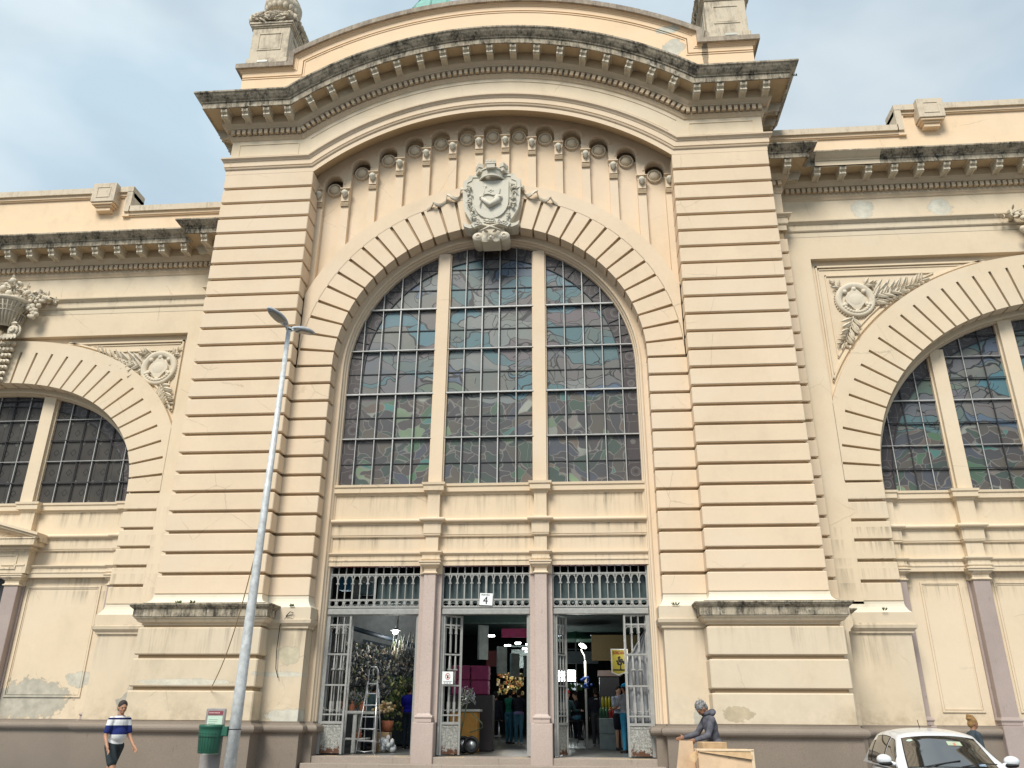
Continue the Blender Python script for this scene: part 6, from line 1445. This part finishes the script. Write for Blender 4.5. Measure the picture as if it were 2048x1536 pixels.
e = empty('cardboard_sheet', (0, 0, 0), 0, 'tall flattened pale cardboard sheet leaning left of the open box', 'cardboard')
MB(False).add([(4.02, -4.6, 1.10), (4.26, -4.45, 1.09), (4.30, -4.55, -.15), (3.78, -4.8, -.15), (4.02, -4.585, 1.10), (4.26, -4.435, 1.09), (4.30, -4.535, -.15), (3.78, -4.785, -.15)], [(0, 1, 2, 3), (4, 7, 6, 5), (0, 4, 5, 1), (1, 5, 6, 2), (2, 6, 7, 3), (3, 7, 4, 0)]).build('sheet', [M_cardl], e)
MB(False).add([(4.28, -4.62, .95), (4.10, -4.95, .83), (4.21, -4.97, .77), (4.31, -4.70, .86), (4.28, -4.61, .955), (4.10, -4.94, .835), (4.21, -4.96, .775), (4.31, -4.69, .865)], [(0, 1, 2, 3), (4, 7, 6, 5), (0, 4, 5, 1), (1, 5, 6, 2), (2, 6, 7, 3), (3, 7, 4, 0)]).build('torn_flap', [M_card], e)
o = MB(False).cbox(-.2, .24, -.15, .15, 0, .32, .006).build('small_carton', [M_card]); o.location = (4.62, -4.05, .745); o.rotation_euler = (0, 0, .2); tag(o, 'small brown carton held between the hooded man and the open box', 'carton')
o = MB(False).cbox(-.4, .4, -.2, .2, 0, .895, .006).build('lower_carton', [M_cardl]); o.location = (4.72, -4.03, -.15); tag(o, 'plain cardboard carton standing beneath the small brown carton', 'carton')
# ================================================================ WHITE CAR
def paint():
    b = NB('white_car_paint', .32, .5); b.color((.66, .68, .70)); b.P.inputs['Coat Weight'].default_value = .8; b.P.inputs['Coat Roughness'].default_value = .06; return b.m
M_paint = paint()
M_cglass = simple('car_glass', (.012, .014, .014), .04, 0, .1, 4, .9); M_rub = simple('black_rubber', (.015, .015, .015), .7); M_dash = simple('dark_cabin', (.03, .03, .03), .8)
M_cglass.node_tree.nodes['Principled BSDF'].inputs['IOR'].default_value = 2.3
CAR = empty('parked_car', (7.74, -5.78, -.15), R_(-97), 'white hatchback parked nose out with its windscreen reflecting the facade', 'car')
CU = [(1.0, .965), (.62, 1.205), (.30, 1.40), (.02, 1.455), (-.6, 1.485), (-1.2, 1.44), (-1.52, 1.35), (-1.76, 1.02)]
EU = [(-.13, .70, .02), (-.11, .635, .035), (-.07, .575, .05), (0, .56, .06), (0, .565, .06), (0, .565, .06), (.02, .57, .06), (.05, .64, .04)]
BX = [1.02, .74, .36, .02, -.6, -1.2, -1.5, -1.78]
def cr_(P, t):
    n = len(P)-1; f = max(0, min(n-1e-6, t*n)); i = int(f); u = f-i; p0, p1, p2, p3 = P[max(0, i-1)], P[i], P[i+1], P[min(n, i+2)]
    return [.5*((2*b)+(-a+c)*u+(2*a-5*b+4*c-d)*u*u+(-a+3*b-3*c+d)*u**3) for a, b, c, d in zip(p0, p1, p2, p3)]
def roofpt(u, v, off=0):
    x, z = cr_(CU, u); dx, hw, dz = cr_(EU, u); v2 = v*v
    return (x+dx*v2+off*.6*(1-u*1.2), v*hw, z-dz*v2*abs(v)**.5+off)
def sidept(u, s_, sg, off=0):
    a = Vector(roofpt(u, sg)); b_ = Vector((cr_([(x,) for x in BX], u)[0], sg*.775, .93)); p = a.lerp(b_, s_); bulge = .045*math.sin(PI*s_)
    return (p.x, p.y+sg*(bulge+off), p.z+.0)
mb = MB(False); NU, NV_ = 40, 14
rg = [[roofpt(i/NU, -1+2*j/NV_) for j in range(NV_+1)] for i in range(NU+1)]; mb.rings(rg, 0, False, False, True)
for sg in (-1, 1): mb.rings([[sidept(i/NU, j/8, sg) for j in range(9)] for i in range(NU+1)], 0, False, False, True)
# lower body
def body_ring(x):
    t = (x+1.85)/3.75; w_ = .80*min(1, (1-abs(2*t-1)**5)**.35+.0) if 0 < t < 1 else .5; w_ = max(.55, w_)
    top_ = .94 if x < .95 else .955-.20*((x-.95)/.95)**1.6; bl = .93 if x < .9 else .93-.20*((x-.9)/1.0)**1.5
    bl = min(bl, top_-.03)
    half = [(w_*.86, .2), (w_*.97, .28), (w_, .5), (w_*1.0, .72), (w_*.975, bl-.03), (w_*.93, bl+.005), (w_*.7, top_-.008), (w_*.35, top_+.004), (0, top_+.006)]
    return [(x, y, z) for y, z in half]+[(x, -y, z) for y, z in half[::-1][1:]]
xs_ = [-1.84, -1.80, -1.7, -1.5, -1.2, -.8, -.4, 0, .4, .8, .95, 1.1, 1.3, 1.5, 1.68, 1.8, 1.87, 1.9]
mb.rings([body_ring(x) for x in xs_], 0, True, True, True); mb.build('car_body', [M_paint], CAR)
CAR.scale = (1, .94, 1)
# windscreen with black border, side windows
def patch(fn, u0, u1, v0, v1, off, nu=14, nv=12): return [[fn(u0+(u1-u0)*i/nu, v0+(v1-v0)*j/nv, off) for j in range(nv+1)] for i in range(nu+1)]
mb = MB(False); mb.rings(patch(roofpt, .012, .268, -.93, .93, .004), 0, False, False, True); mb.build('windscreen_seal', [M_rub], CAR)
ws = MB(False); ws.rings(patch(roofpt, .022, .258, -.905, .905, .007), 0, False, False, True); ws = ws.build('windscreen', [M_cglass], CAR)
for sg in (-1, 1):
    for (ua, ub, sa, sb) in ((.15, .44, .14, .93), (.47, .66, .12, .93), (.68, .78, .25, .9)):
        f_ = lambda u, v, off: sidept(u, v+(0 if u > .3 else (.3-u)*1.1*(1-v)), sg, off)
        MB(False).rings(patch(f_, ua-.008, ub+.008, sa-.02, sb+.02, .004), 0, False, False, True).build('window_seal', [M_rub], CAR)
        MB(False).rings(patch(f_, ua, ub, sa, sb, .007), 0, False, False, True).build('side_window', [M_cglass], CAR)
    m_ = MB(False); m_.ell((.62, sg*.915, 1.06), (.075, .115, .075), 14); m_.cap((.64, sg*.74, .99), (.62, sg*.86, 1.03), .03, .03); mo = m_.build('wing_mirror', [M_paint], CAR)
    MB(False).ell((.63, sg*.90, 1.01), (.07, .11, .035), 12).build('mirror_base', [M_rub], mo)
    for xw in (1.2, -1.15):
        wl = MB(False).lathe((xw, sg*.72, .29), [(0, -.09), (.2, -.09), (.29, -.07), (.30, 0), (.29, .07), (.2, .09), (0, .09)], 24, axis='y').build('wheel', [M_rub], CAR); MB(False).lathe((xw, sg*.76, .29), [(0, -.07), (.19, -.07), (.19, .07), (.05, .05), (0, .05)], 18, axis='y').build('rim', [M_alu], wl)
    MB(False).ell((1.72, sg*.55, .66), (.14, .17, .08), 14).build('headlight', [M_alu], CAR)
MB(False).tube([(.98, -.45, .985), (.90, -.1, 1.04), (.86, .12, 1.07)], .009, 6).build('wiper', [M_rub], CAR); MB(False).tube([(.98, .1, .995), (.90, .40, 1.04), (.88, .62, 1.03)], .009, 6).build('wiper', [M_rub], CAR)
def on_glass(u, v, du, dv, mname, mat_, n=5, ell=False):
    mb = MB(False)
    if ell: 
        c = roofpt(u, v, .011); pts = [roofpt(u+du*math.cos(t), v+dv*math.sin(t), .0115) for t in [2*PI*i/18 for i in range(18)]]; mb.add([c]+pts, [(0, i+1, (i+1) % 18+1) for i in range(18)])
    else: mb.rings([[roofpt(u+du*i/n, v+dv*j/n, .011) for j in range(n+1)] for i in range(n+1)], 0, False, False)
    mb.build(mname, [mat_], ws)
on_glass(.225, -.74, .011, .075, 'round_sticker', simple('sticker_green_white', (.45, .55, .48), .4), ell=True)
on_glass(.172, .12, .035, .34, 'windscreen_paper', simple('pale_green_paper', (.42, .48, .34), .5)); on_glass(.170, .26, .025, .06, 'paper_print', simple('red_print', (.5, .22, .14), .5)); on_glass(.03, .52, .018, .16, 'dash_paper', simple('pale_blue_paper', (.40, .52, .66), .5))
MB(False).tube([(-.62, 0, 1.48), (-.7, 0, 1.6)], .006, 5).build('aerial', [M_rub], CAR)
